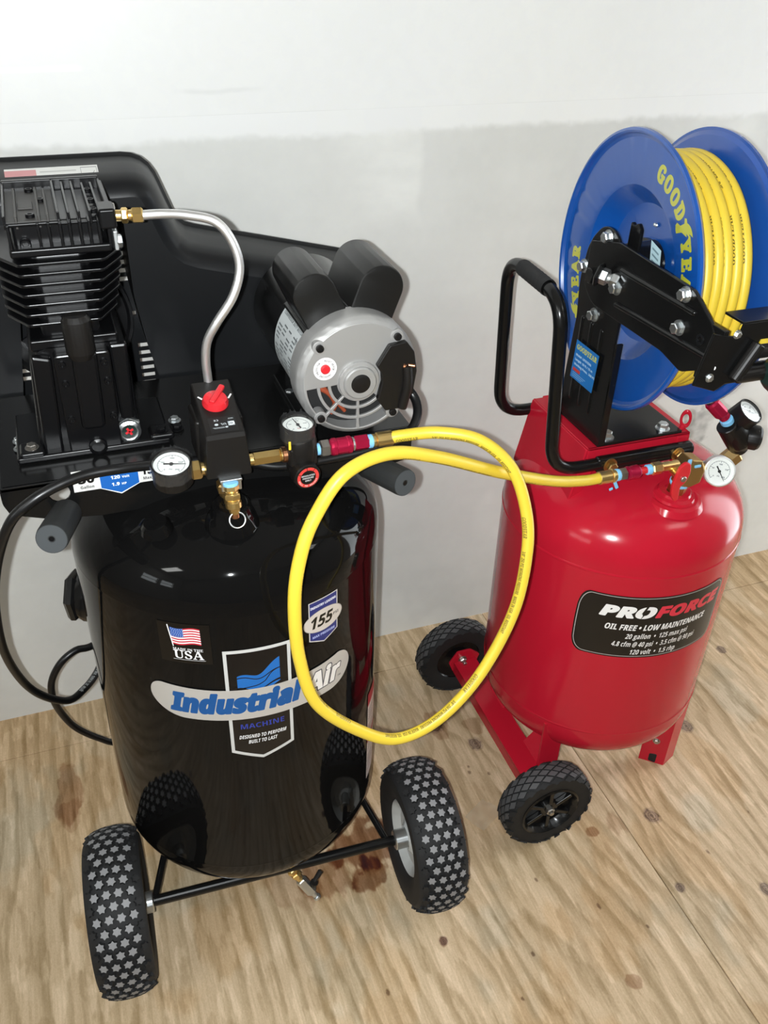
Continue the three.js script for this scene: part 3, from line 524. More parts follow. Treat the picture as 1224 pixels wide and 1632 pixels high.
{ // pump: crankcase, finned cylinder, finned head
  const cap = capScrewGeo(0.0042), hexS = boltGeo(0.0062);
  const cr = part(ac, 'crankcase', [
    extrude(roundPoly([[-0.058, 0.862], [0.066, 0.862], [0.064, 0.985], [0.05, 1.004], [-0.03, 1.004], [-0.049, 0.985]], 0.006), 0.14, 0.004).translate(0, 0, -1.19),
    slab(-0.085, 0.1, 0.861, 0.87, -1.15, -1.03, 0.003), box(0.03, 0.01, 0.03, -0.066, 0.871, -1.045, 0.004), box(0.03, 0.01, 0.03, 0.09, 0.871, -1.045, 0.004)], M.cast);
  part(cr, 'front_cover', [
    extrude(roundPoly([[-0.022, 0.864], [0.04, 0.864], [0.042, 0.996], [-0.022, 0.996]], 0.006), 0.02, 0.002).translate(0, 0, -1.052),
    extrude(roundPoly([[-0.004, 0.9], [0.024, 0.9], [0.027, 1.0], [-0.002, 1.0]], 0.008), 0.014, 0.004).translate(0, 0, -1.036),
    extrude(roundPoly([[-0.052, 0.866], [-0.03, 0.866], [-0.024, 0.99], [-0.046, 0.996]], 0.004), 0.012, 0.003).translate(0, 0, -1.05),
    extrude(roundPoly([[0.044, 0.9], [0.06, 0.9], [0.063, 1.0], [0.042, 1.0]], 0.004), 0.012, 0.003).translate(0, 0, -1.05)], M.cast);
  for (const [x, y] of [[-0.0135, 0.985], [-0.0135, 0.96], [-0.0145, 0.913], [0.0335, 0.983], [0.0345, 0.958], [0.035, 0.911]]) placed(cr, 'bolt', cap, M.cast, V(x, y, -1.0325), V(0, 0, 1));
  part(cr, 'drain_plug', [lathe([[0, 0], [0.011, 0], [0.011, 0.006], [0.008, 0.008], [0.0075, 0.005], [0, 0.005]], V(0.011, 0.872, -1.034), V(0, 0, 1), 28, 0.4)], M.cast);
  const sg = part(cr, 'sight_glass', [hexRod(V(0.051, 0.882, -1.054), V(0.051, 0.882, -1.042), 0.0165), lathe([[0.0085, 0], [0.0145, 0], [0.0145, 0.004], [0.011, 0.006], [0.0095, 0.005], [0.0085, 0.002]], V(0.051, 0.882, -1.042), V(0, 0, 1), 32, 0.4)], M.zinc);
  part(sg, 'glass', lathe([[0, 0], [0.009, 0], [0.009, 0.003], [0, 0.003]], V(0.051, 0.882, -1.042), V(0, 0, 1), 28), M.greenBall);
  const cross = []; for (const a of [0.5, 2.07]) { const g = box(0.011, 0.003, 0.001, 0, 0, 0, 0.0004); g.rotateZ(a); g.translate(0.051, 0.882, -1.0385); cross.push(g); }
  part(sg, 'red_cross', cross, M.redPlastic);
  for (const [p, m] of [[V(-0.066, 0.876, -1.043), M.steel], [V(0.09, 0.876, -1.04), M.cast], [V(-0.082, 0.862, -1.09), M.zinc], [V(-0.081, 0.862, -1.07), M.zinc], [V(0.113, 0.862, -1.088), M.zinc], [V(0.113, 0.862, -1.066), M.cast]]) placed(cr, 'bolt', hexS, m, p, V(0, 1, 0.05), rnd());
  part(ac, 'breather', [lathe([[0, 0], [0.0125, 0], [0.0165, 0.008], [0.0165, 0.046], [0.013, 0.052], [0, 0.052]], V(0.01, 0.991, -1.03), V(0, 1, -0.06), 28, 0.5), rod(V(0.01, 1.03, -1.035), V(0.01, 1.035, -1.1), 0.009)], M.plastic);
  const cyl = part(ac, 'cylinder', [slab(-0.03, 0.037, 1.0, 1.112, -1.185, -1.06, 0.012), slab(-0.045, 0.055, 0.996, 1.01, -1.195, -1.05, 0.003)], M.cast);
  [[1.098, 0.05, 0.034], [1.086, 0.049, 0.033], [1.074, 0.048, 0.032], [1.062, 0.046, 0.031], [1.05, 0.045, 0.03], [1.038, 0.044, 0.029], [1.026, 0.042, 0.028]].forEach(([y, w, f], i) => {
    const zc = -1.122, zf = 0.078 - i * 0.001, W = w + 0.021, x = 0.0065 - i * 0.0012;
    const s = roundPoly([[-f - 0.012, zf], [f + 0.012, zf], [W, zf - 0.042], [W, -0.075], [-W, -0.075], [-W, zf - 0.042]], 0.004);
    const g = extrude(s, 0.0036, 0.0008, 4); g.rotateX(-Math.PI / 2); g.scale(1, 1, -1); g.translate(x, y, zc);
    const q = g.attributes.position, id = norm(g); void q;
    // keep faces outward after the mirror
    const pa = id.attributes.position.array; for (let k = 0; k < pa.length; k += 9) for (let m = 0; m < 3; m++) { const t = pa[k + 3 + m]; pa[k + 3 + m] = pa[k + 6 + m]; pa[k + 6 + m] = t; }
    id.computeVertexNormals();
    part(cyl, 'cooling_fin', id, M.cast);
  });
  const hd = part(ac, 'cylinder_head', [slab(-0.046, 0.063, 1.106, 1.116, -1.2, -1.05, 0.003), slab(-0.04, 0.056, 1.112, 1.14, -1.195, -1.068, 0.004), slab(-0.046, 0.012, 1.1385, 1.1425, -1.2, -1.056, 0.0015), slab(0.011, 0.066, 1.136, 1.139, -1.2, -1.062, 0.001), slab(-0.046, 0.066, 1.138, 1.153, -1.204, -1.196, 0.0015)], M.cast);
  const finF = (x, y0, y1, zf) => slab(x - 0.0016, x + 0.0016, y0, y1, zf - 0.02, zf, 0.0007);
  for (const [x, zf] of [[-0.043, -1.052], [-0.012, -1.054], [-0.001, -1.053], [0.011, -1.051], [0.021, -1.053], [0.032, -1.053], [0.042, -1.053], [0.052, -1.053], [0.062, -1.053]]) part(hd, 'cooling_fin', finF(x, 1.11, 1.142, zf), M.cast);
  for (const [x, h, z0, m] of [[-0.045, 1.151, -1.2, 0], [-0.033, 1.149, -1.18, 1], [-0.009, 1.149, -1.18, 1], [0.0, 1.149, -1.17, 1], [0.011, 1.152, -1.2, 0], [0.022, 1.151, -1.19, 0], [0.033, 1.151, -1.19, 0], [0.045, 1.151, -1.18, 0], [0.055, 1.151, -1.18, 0], [0.065, 1.151, -1.2, 0]]) part(hd, 'cooling_fin', slab(x - 0.0014, x + 0.0014, 1.136, h, z0, -1.058, 0.0007), m ? M.headGrey : M.cast);
  part(hd, 'top_plate', [slab(-0.044, 0.009, 1.141, 1.1435, -1.185, -1.06, 0.0006), slab(-0.03, -0.014, 1.1435, 1.1455, -1.13, -1.105, 0.0006)], M.headGrey);
  for (const [x, z] of [[-0.016, -1.18], [-0.005, -1.135], [-0.018, -1.075], [0.05, -1.165], [0.05, -1.12], [0.05, -1.08]]) placed(hd, 'bolt', capScrewGeo(0.005), M.cast, V(x, 1.1425, z), V(0, 1, 0));
  placed(hd, 'bolt', capScrewGeo(0.006), M.cast, V(-0.028, 1.118, -1.066), V(0, 0, 1));
  part(hd, 'side_plate', [slab(0.063, 0.069, 1.106, 1.15, -1.19, -1.06, 0.0015)], M.cast);
  part(hd, 'bolt', [hexRod(V(0.069, 1.115, -1.058), V(0.075, 1.115, -1.058), 0.0075), slab(0.066, 0.0705, 1.106, 1.128, -1.066, -1.052, 0.001)], M.zinc);
  part(hd, 'bolt', hexRod(V(0.069, 1.143, -1.09), V(0.074, 1.143, -1.09), 0.006), M.steel);
  // outlet fitting and aluminium delivery tube
  const o = V(0.069, 1.15, -1.035);
  const fit2 = part(ac, 'outlet_fitting', [rod(V(0.062, 1.15, -1.036), V(0.078, 1.15, -1.034), 0.006), hexRod(V(0.076, 1.15, -1.034), V(0.083, 1.15, -1.033), 0.0085), rod(V(0.083, 1.15, -1.033), V(0.088, 1.15, -1.032), 0.006), hexRod(V(0.087, 1.15, -1.032), V(0.099, 1.15, -1.03), 0.0088, 0.5)], M.brass); void o; void fit2;
  part(hd, 'outlet_elbow', [slab(0.052, 0.07, 1.138, 1.16, -1.06, -1.026, 0.003)], M.cast);
  part(ac, 'delivery_tube', smoothTube([V(0.096, 1.15, -1.03), V(0.12, 1.151, -1.025), V(0.145, 1.1515, -1.012), V(0.172, 1.1465, -0.998), V(0.188, 1.125, -0.993), V(0.194, 1.0955, -0.99), V(0.184, 1.064, -0.988), V(0.163, 1.033, -0.99), V(0.1515, 1.01, -0.995), V(0.148, 0.985, -0.998), V(0.149, 0.955, -1.0), V(0.151, 0.9, -1.0), V(0.152, 0.83, -0.99)], 0.0052, 120, 16), M.alu);
}
{ // electric motor with two capacitor housings
  const mx = 0.33, my = 0.9515, r = 0.0795, zf = -0.965;
  const mt = part(ac, 'motor', [rod(V(mx, my, -1.225), V(mx, my, -0.995), 0.0735, 0.0735, 56), slab(mx - 0.045, mx + 0.045, 0.86, 0.9, -1.17, -1.03, 0.004)], M.blackPaint);
  // end bell: side ring and vented face
  const bell = part(mt, 'end_bell', lathe([[0.0735, 0], [r, 0.002], [r, 0.024], [r - 0.001, 0.031], [r - 0.004, 0.0355], [r - 0.008, 0.038], [r - 0.008, 0.034], [r - 0.0055, 0.03], [r - 0.0055, 0.004], [0.0735, 0]], V(mx, my, zf - 0.038), V(0, 0, 1), 72, 0.5), M.bell);
  const f = new THREE.Shape(); f.absarc(0, 0, r - 0.0075, 0, Math.PI * 2);
  const hx = -0.0015, hy = -0.003;
  const arcs = (r0, r1, a0, a1) => { const p = new THREE.Path(), q = []; for (let k = 0; k <= 10; k++) { const a = a0 + ((a1 - a0) * k) / 10; q.push(new THREE.Vector2(hx + Math.cos(a) * r1, hy + Math.sin(a) * r1)); } for (let k = 10; k >= 0; k--) { const a = a0 + ((a1 - a0) * k) / 10; q.push(new THREE.Vector2(hx + Math.cos(a) * r0, hy + Math.sin(a) * r0)); } p.setFromPoints(q); return p; };
  const cuts = [182, 226, 270, 318];
  for (const [r0, r1, g] of [[0.0275, 0.0355, 0.055], [0.0395, 0.0495, 0.045], [0.0535, 0.0665, 0.035]]) for (let k = 0; k < 3; k++) f.holes.push(arcs(r0, r1, cuts[k] * D2R + g, cuts[k + 1] * D2R - g));
  part(bell, 'face', extrude(f, 0.004, 0.0008, 40).translate(mx, my, zf - 0.0035), M.bell);
  part(bell, 'bearing_boss', lathe([[0.0265, -0.001], [0.0265, 0.004], [0.0255, 0.0055], [0.0215, 0.006], [0.021, 0.009], [0.0195, 0.0105], [0.0125, 0.0105], [0.0125, -0.001]], V(mx + hx, my + hy, zf), V(0, 0, 1), 48, 0.4), M.bell);
  part(bell, 'shaft_cap', lathe([[0.0125, 0], [0.0125, 0.011], [0.009, 0.0128], [0, 0.0133]], V(mx + hx, my + hy, zf), V(0, 0, 1), 32, 0.5), M.plastic);
  part(bell, 'cover_plate', extrude(roundPoly([[0.036, 0.042], [0.058, 0.045], [0.069, 0.03], [0.0735, 0.004], [0.0695, -0.026], [0.055, -0.046], [0.033, -0.047], [0.0215, -0.03], [0.0275, -0.006], [0.0265, 0.006], [0.02, 0.0165]], 0.002), 0.0085, 0.0015).translate(mx, my, zf), M.plastic);
  part(bell, 'cable_boss', [pipe([V(mx + 0.06, my + 0.012, zf + 0.008), V(mx + 0.061, my - 0.012, zf + 0.011), V(mx + 0.055, my - 0.045, zf + 0.008)], 0.0065, 0.02)], M.plastic);
  part(bell, 'wire', [rod(V(mx + 0.055, my + 0.0125, zf + 0.008), V(mx + 0.058, my + 0.012, zf + 0.0105), 0.003), rod(V(mx + 0.061, my + 0.013, zf + 0.008), V(mx + 0.069, my + 0.012, zf + 0.011), 0.0022)], M.copper);
  for (const [x, y] of [[-0.0515, 0.047], [0.0475, 0.0505], [-0.051, -0.0475], [0.0445, -0.0525]]) {
    part(bell, 'screw_boss', lathe([[0.0085, -0.014], [0.0085, 0.001], [0.007, 0.002], [0, 0.002]], V(mx + x, my + y, zf), V(0, 0, 1), 24), M.bell);
    placed(bell, 'screw', capScrewGeo(0.0048), M.plastic, V(mx + x, my + y, zf + 0.002), V(0, 0, 1));
  }
  const ol = canvasTex(256, 256, (x) => { x.fillStyle = '#f2f0ee'; x.fillRect(0, 0, 256, 256); x.translate(128, 128); x.fillStyle = '#666'; x.font = 'bold 30px sans-serif'; x.textAlign = 'center'; const s = 'RESET MOTOR · OVERLOAD PROTECTOR · '; for (let k = 0; k < s.length; k++) { x.save(); x.rotate((k / s.length) * Math.PI * 2); x.fillText(s[k], 0, -82); x.restore(); } });
  const ring = new THREE.RingGeometry(0.005, 0.0148, 40); ring.translate(mx - 0.0445, my + 0.0185, zf + 0.001);
  part(bell, 'overload_label', ring, printed(ol, 0.5));
  part(bell, 'reset_button', lathe([[0, 0], [0.006, 0], [0.006, 0.003], [0.0045, 0.0045], [0, 0.005]], V(mx - 0.0445, my + 0.0185, zf + 0.0005), V(0, 0, 1), 28, 0.5), M.redPlastic);
  part(mt, 'inside', [rod(V(mx, my, -1.0), V(mx, my, -0.986), 0.07, 0.07, 40)], M.darkInside);
  part(mt, 'winding', [pipe([V(mx - 0.05, my - 0.012, -0.978), V(mx - 0.036, my - 0.02, -0.976), V(mx - 0.026, my - 0.038, -0.977), V(mx - 0.034, my - 0.05, -0.978)], 0.0035, 0.01), pipe([V(mx - 0.046, my - 0.008, -0.976), V(mx - 0.03, my - 0.03, -0.977), V(mx - 0.015, my - 0.05, -0.978)], 0.0025, 0.01)], M.winding);
  const np = canvasTex(512, 512, (x) => { x.fillStyle = '#cdd2d2'; x.fillRect(0, 0, 512, 512); x.fillStyle = '#33383a'; x.font = 'bold 34px sans-serif'; x.fillText('COMPRESSOR DUTY MOTOR', 30, 60); x.font = 'bold 60px sans-serif'; x.fillText('hp', 420, 140); x.fillStyle = '#6a7072'; for (let r = 0; r < 12; r++) for (let c = 0; c < 4; c++) if ((r * 3 + c) % 5) x.fillRect(30 + c * 112, 110 + r * 32, 60 + ((r * 29 + c * 17) % 34), 12); });
  const nameplate = new THREE.PlaneGeometry(1, 1, 16, 1), q = nameplate.attributes.position, nn = nameplate.attributes.normal;
  for (let i = 0; i < q.count; i++) { const u = q.getX(i) + 0.5, v = q.getY(i) + 0.5, a = (137 + (1 - v) * 68) * D2R, z = -1.105 + u * 0.095; q.setXYZ(i, mx + Math.cos(a) * 0.0738, my + Math.sin(a) * 0.0738, z); nn.setXYZ(i, Math.cos(a), Math.sin(a), 0); }
  const npg = new THREE.PlaneGeometry(1, 1, 1, 20), q2 = npg.attributes.position, n2 = npg.attributes.normal;
  for (let i = 0; i < q2.count; i++) { const u = q2.getX(i) + 0.5, v = q2.getY(i) + 0.5, a = (137 + (1 - v) * 68) * D2R; q2.setXYZ(i, mx + Math.cos(a) * 0.0738, my + Math.sin(a) * 0.0738, -1.1 + u * 0.095); n2.setXYZ(i, Math.cos(a), Math.sin(a), 0); }
  part(mt, 'nameplate', npg, printed(np, 0.4));
  // capacitor covers: arched boxes lying along the motor
  for (const [turn, w, h] of [[25, 0.054, 0.069], [-21, 0.058, 0.068]]) {
    const s = new THREE.Shape(); s.moveTo(-w / 2, 0); s.lineTo(-w / 2, h - w / 2); s.absarc(0, h - w / 2, w / 2, Math.PI, 0, true); s.lineTo(w / 2, 0); s.closePath();
    const g = new THREE.ExtrudeGeometry(s, { depth: 0.1, bevelEnabled: true, bevelSize: 0.003, bevelThickness: 0.003, bevelOffset: -0.003, bevelSegments: 3, curveSegments: 20 });
    const base = new RoundedBoxGeometry(w + 0.012, 0.012, 0.112, 2, 0.003); base.translate(0, -0.002, 0.05);
    for (const k of [g, base]) { k.translate(0, 0.067, -1.1); k.rotateZ(turn * D2R); k.translate(mx, my, 0); }
    const c = part(ac, 'capacitor_cover', [toCreasedNormals(norm(g), 0.5), base], M.capacitor);
    const a = (90 + turn) * D2R, t = V(-Math.sin(a), Math.cos(a), 0);
    for (const sgn of [-1, 1]) placed(c, 'screw', capScrewGeo(0.0035), M.plastic, V(mx, my, -0.994).add(V(Math.cos(a), Math.sin(a), 0).multiplyScalar(0.0665)).addScaledVector(t, sgn * (w / 2 - 0.006)), V(0, 0, 1));
  }
  placed(mt, 'bolt', boltGeo(0.0065), M.zinc, V(0.279, 0.862, -1.12), V(0, 1, 0));
  part(mt, 'foot', slab(mx - 0.06, mx + 0.06, 0.86, 0.866, -1.18, -1.02, 0.002), M.blackPaint);
}
{ // pressure switch, gauge, regulator: all on one line in front of the deck
  const y = 0.88, z = -0.93;
  const s = new THREE.Shape(); [[0, 0], [0.002, 0.05], [0.006, 0.054], [0.092, 0.08], [0.097, 0.075], [0.097, 0]].forEach((p, i) => (i ? s.lineTo(p[0], p[1]) : s.moveTo(p[0], p[1]))); s.closePath();
  const bodyG = extrude(s, 0.05, 0.0022, 6); bodyG.rotateY(Math.PI / 2); bodyG.translate(0.125, 0.877, -0.905);
  { const p = bodyG.attributes.position; for (let i = 0; i < p.count; i++) { const k = Math.max(0, 0.925 - p.getY(i)) / 0.055; p.setX(i, 0.15 + (p.getX(i) - 0.15) * (0.93 + 0.17 * k)); } bodyG.computeVertexNormals(); }   // profile x runs away from the viewer
  const sw = part(ac, 'pressure_switch', [bodyG, slab(0.121, 0.179, 0.873, 0.93, -1.0, -0.95, 0.004)], M.plastic);
  const top = (x, back) => V(x, 0.877 + 0.054 + (back - 0.006) * 0.3023, -0.905 - back), n = V(0, 1, 0.3023).normalize(), k = top(0.149, 0.056);
  const kn = part(sw, 'selector_knob', [lathe([[0, 0], [0.0155, 0], [0.0155, 0.003], [0.0135, 0.0075], [0.0115, 0.0085], [0, 0.0085]], k, n, 36, 0.5)], M.redPlastic);
  const bar = new RoundedBoxGeometry(0.007, 0.006, 0.032, 2, 0.002); bar.translate(0, 0.0095, -0.005); bar.rotateY(-0.62); part(kn, 'pointer', aim(bar, k, n), M.redPlastic);
  const pr = canvasTex(256, 256, (x) => { x.fillStyle = '#0d0d0e'; x.fillRect(0, 0, 256, 256); x.save(); x.translate(256, 256); x.rotate(Math.PI); x.fillStyle = '#b8c0c4'; x.font = 'bold 40px sans-serif'; x.fillText('CE', 160, 220); x.font = 'bold 46px sans-serif'; x.fillText('UL', 96, 150); x.beginPath(); x.arc(190, 136, 18, 0, 7); x.fill(); x.fillStyle = '#9aa2a6'; x.fillRect(20, 96, 62, 74); x.fillStyle = '#0d0d0e'; x.beginPath(); x.arc(50, 134, 24, 0.5, 5.8); x.lineWidth = 10; x.strokeStyle = '#e8eef0'; x.stroke(); x.fillStyle = '#b8c0c4'; x.fillRect(120, 84, 110, 5); x.fillRect(120, 72, 100, 4); x.beginPath(); x.arc(102, 82, 14, 0, 7); x.fill(); x.fillRect(20, 206, 50, 4); x.fillRect(20, 218, 50, 4); x.restore(); });
  part(sw, 'print_label', sheet(top(0.1345, 0.0325).addScaledVector(n, 0.0001), top(0.1665, 0.0325).addScaledVector(n, 0.0001), top(0.1345, 0.0085).addScaledVector(n, 0.0001), 0.0003), printed(pr, 0.4));
  for (const [x, b, a] of [[0.1335, 0.066, 0.7], [0.168, 0.064, -0.6]]) { const g = box(0.002, 0.0005, 0.008, 0, 0.0002, 0, 0.0002); g.rotateY(a); part(sw, 'print_mark', aim(g, top(x, b), n), M.white); }
  part(sw, 'bracket', [slab(0.137, 0.163, 0.8735, 0.877, -0.925, -0.897, 0.001), slab(0.138, 0.162, 0.861, 0.876, -0.9, -0.898, 0.001)], M.zinc);
  // safety valve pointing down and forward
  const v0 = V(0.149, 0.872, -0.899), vd = V(0.03, -0.98, 0.2).normalize(), p = (t) => v0.clone().addScaledVector(vd, t);
  const sv = part(ac, 'safety_valve', [hexRod(p(0.002), p(0.01), 0.0095), rod(p(0.01), p(0.014), 0.0075), hexRod(p(0.013), p(0.021), 0.0102, 0.4), rod(p(0.021), p(0.024), 0.0085), rod(p(0.023), p(0.032), 0.0098), rod(p(0.032), p(0.04), 0.0072, 0.006)], M.brass);
  part(sv, 'thread_tape', rod(p(-0.001), p(0.0035), 0.0092), M.tape);
  part(sv, 'spring', [rod(p(0.034), p(0.046), 0.0048)], M.copper);
  const tor = new THREE.TorusGeometry(0.0095, 0.0011, 10, 36); tor.rotateX(-0.45); tor.translate(p(0.044).x + 0.001, p(0.044).y - 0.001, p(0.044).z + 0.006); part(sv, 'pull_ring', tor, M.zinc);
  part(ac, 'riser_pipe', [rod(V(0.151, 0.82, -0.935), V(0.151, 0.868, -0.935), 0.0105), hexRod(V(0.151, 0.838, -0.935), V(0.151, 0.852, -0.935), 0.014)], M.brassDull);
  // tank gauge to the left
  part(ac, 'gauge_nipple', [hexRod(V(0.1075, y, z + 0.004), V(0.12, y, z + 0.004), 0.0125, 0.52), rod(V(0.118, y, z + 0.004), V(0.127, y, z + 0.004), 0.008)], M.brass);
  const gn = V(-0.05, 0.97, 0.22).normalize(), gc = V(0.0865, 0.8925, z + 0.004);
  const gg = gauge(ac, 'tank_gauge', gc, gn, V(0.25, 0.25, -0.9), 0.0238, 0.028, M.plastic, dialA, 0.0, true);
  part(gg, 'clear_film', crumple(gc, gn, 0.0243, -0.012, 0.006, 3), M.film);
  // outlet to the right
  part(ac, 'outlet_nipple', [rod(V(0.174, y, z), V(0.186, y, z), 0.0075), hexRod(V(0.183, y, z), V(0.217, y, z), 0.0088, 0.5), rod(V(0.217, y, z), V(0.222, y, z), 0.0085)], M.brass);
  part(ac, 'outlet_bushing', rod(V(0.219, y, z), V(0.227, y, z), 0.0098), M.copper);
  const rg = part(ac, 'regulator', [lathe([[0, -0.028], [0.012, -0.028], [0.0185, -0.02], [0.0195, 0.0], [0.0195, 0.018], [0.0175, 0.024], [0.012, 0.026], [0, 0.026]], V(0.2435, y, z), V(0, 1, 0.05), 36, 0.5), rod(V(0.225, y, z), V(0.262, y, z), 0.0115), box(0.036, 0.03, 0.03, 0.2435, y, z, 0.006)], M.plastic);
  const kd = V(0.12, -0.05, 1).normalize(), kc = V(0.2425, 0.8595, z + 0.008);
  const rk = part(rg, 'regulator_knob', [lathe([[0, -0.004], [0.0165, -0.004], [0.0175, 0.0], [0.0172, 0.0165], [0.016, 0.0185], [0, 0.0185]], kc, kd, 44, 0.5)], M.plastic);
  const rt = canvasTex(256, 256, (x) => { x.fillStyle = '#0c0c0c'; x.fillRect(0, 0, 256, 256); x.translate(128, 128); x.strokeStyle = '#d5403c'; x.lineWidth = 34; x.beginPath(); x.arc(0, 0, 100, 0, 7); x.stroke(); x.strokeStyle = '#0c0c0c'; x.lineWidth = 6; for (const a of [3.6, 4.6, 5.4]) { x.beginPath(); x.moveTo(Math.cos(a) * 80, Math.sin(a) * 80); x.lineTo(Math.cos(a) * 120, Math.sin(a) * 120); x.stroke(); } x.fillStyle = '#f0dcd8'; x.font = 'bold 24px sans-serif'; x.textAlign = 'center'; const s = 'PULL TO ADJUST'; for (let k = 0; k < s.length; k++) { x.save(); x.rotate(1.25 - (k / s.length) * 2.6); x.fillText(s[k], 0, 109); x.restore(); } x.fillStyle = '#d8d8d8'; x.font = 'bold 26px sans-serif'; x.fillText('REGULATED', 0, -14); x.fillText('PRESSURE', 0, 16); x.fillText('ONLY', 0, 46); });
  const rd = new THREE.CircleGeometry(0.0155, 40); rd.lookAt(kd); const o2 = kc.clone().addScaledVector(kd, 0.0188); rd.translate(o2.x, o2.y, o2.z); part(rk, 'knob_label', rd, printed(rt, 0.4), { label: 'round red and black printed disc' });
  const g2 = V(0.0, 0.995, 0.1).normalize(), c2 = V(0.241, 0.9165, z - 0.002);
  const rgg = gauge(ac, 'outlet_gauge', c2, g2, V(0.1, 0.2, -1), 0.0208, 0.022, M.plastic, dialB, 1.9, true);
  part(rgg, 'clear_film', crumple(c2, g2, 0.0213, -0.014, 0.007, 11), M.film);
  part(rgg, 'yellow_tag', box(0.003, 0.011, 0.002, 0.2255, 0.901, z + 0.017, 0.0006), M.yellow);
  part(ac, 'thread_tape', [rod(V(0.262, y, z), V(0.268, y, z), 0.0075)], M.tape);
  const cp = part(ac, 'outlet_coupler', [hexRod(V(0.267, y, z), V(0.28, y, z), 0.0112, 0.4)], M.steel);
  part(cp, 'sleeve', [lathe([[0.008, 0], [0.0098, 0.001], [0.0112, 0.004], [0.0112, 0.008], [0.0106, 0.009], [0.0106, 0.022], [0.0112, 0.023], [0.0112, 0.027], [0.0095, 0.029], [0.0075, 0.029], [0.008, 0]], V(0.28, y, z), V(1, 0, 0), 32, 0.4)], M.anodRed);
  part(cp, 'collar', rod(V(0.307, y, z), V(0.3125, y, z), 0.0088), M.zinc);
}
const cordTex = canvasTex(1024, 64, (x) => { x.fillStyle = '#0d0d0e'; x.fillRect(0, 0, 1024, 64); x.fillStyle = '#b9bdbd'; x.font = 'bold 13px sans-serif'; x.fillText('SJTW  3C 14 AWG  300V  105°C  OIL RESISTANT', 40, 20); x.fillText('SJTW  3C 14 AWG  VW-1  E162', 580, 20); });
cordTex.wrapS = cordTex.wrapT = THREE.RepeatWrapping; cordTex.repeat.set(5, 1); cordTex.offset.set(0, 0.38);
const cordMat = new THREE.MeshPhysicalMaterial({ map: cordTex, roughness: 0.36 });
{
  const pts = [V(0.392, 0.905, -1.03), V(0.412, 0.902, -1.02), V(0.424, 0.888, -1.008), V(0.42, 0.872, -0.988), V(0.398, 0.856, -0.972), V(0.345, 0.846, -0.965), V(0.304, 0.842, -0.965), V(0.275, 0.841, -0.965), V(0.225, 0.842, -0.965), V(0.189, 0.85, -0.97), V(0.132, 0.865, -0.97), V(0.065, 0.8745, -0.962), V(0.029, 0.88, -0.955), V(-0.006, 0.882, -0.95), V(-0.039, 0.88, -0.94), V(-0.072, 0.87, -0.93), V(-0.1, 0.845, -0.93), V(-0.127, 0.778, -0.95), V(-0.149, 0.675, -1.0), V(-0.16, 0.557, -1.05), V(-0.153, 0.449, -1.1), V(-0.132, 0.393, -1.12), V(-0.102, 0.345, -1.15), V(-0.078, 0.333, -1.18), V(-0.056, 0.324, -1.22), V(-0.02, 0.325, -1.29), V(0.05, 0.34, -1.34), V(0.09, 0.36, -1.36), V(0.06, 0.37, -1.33), V(0.0, 0.36, -1.29), V(-0.055, 0.353, -1.262), V(-0.081, 0.361, -1.25), V(-0.108, 0.349, -1.24), V(-0.129, 0.313, -1.24), V(-0.134, 0.273, -1.24), V(-0.129, 0.214, -1.26), V(-0.111, 0.158, -1.27), V(-0.076, 0.106, -1.28), V(-0.04, 0.07, -1.29), V(0.05, 0.02, -1.32), V(0.14, 0.007, -1.34), V(0.26, 0.007, -1.33)];
  const cd = part(ac, 'power_cord', smoothTube(pts, 0.0062, 420, 12), cordMat);
  part(cd, 'plug', [rod(V(0.25, 0.014, -1.33), V(0.28, 0.014, -1.328), 0.011, 0.0135)], M.cord);
}

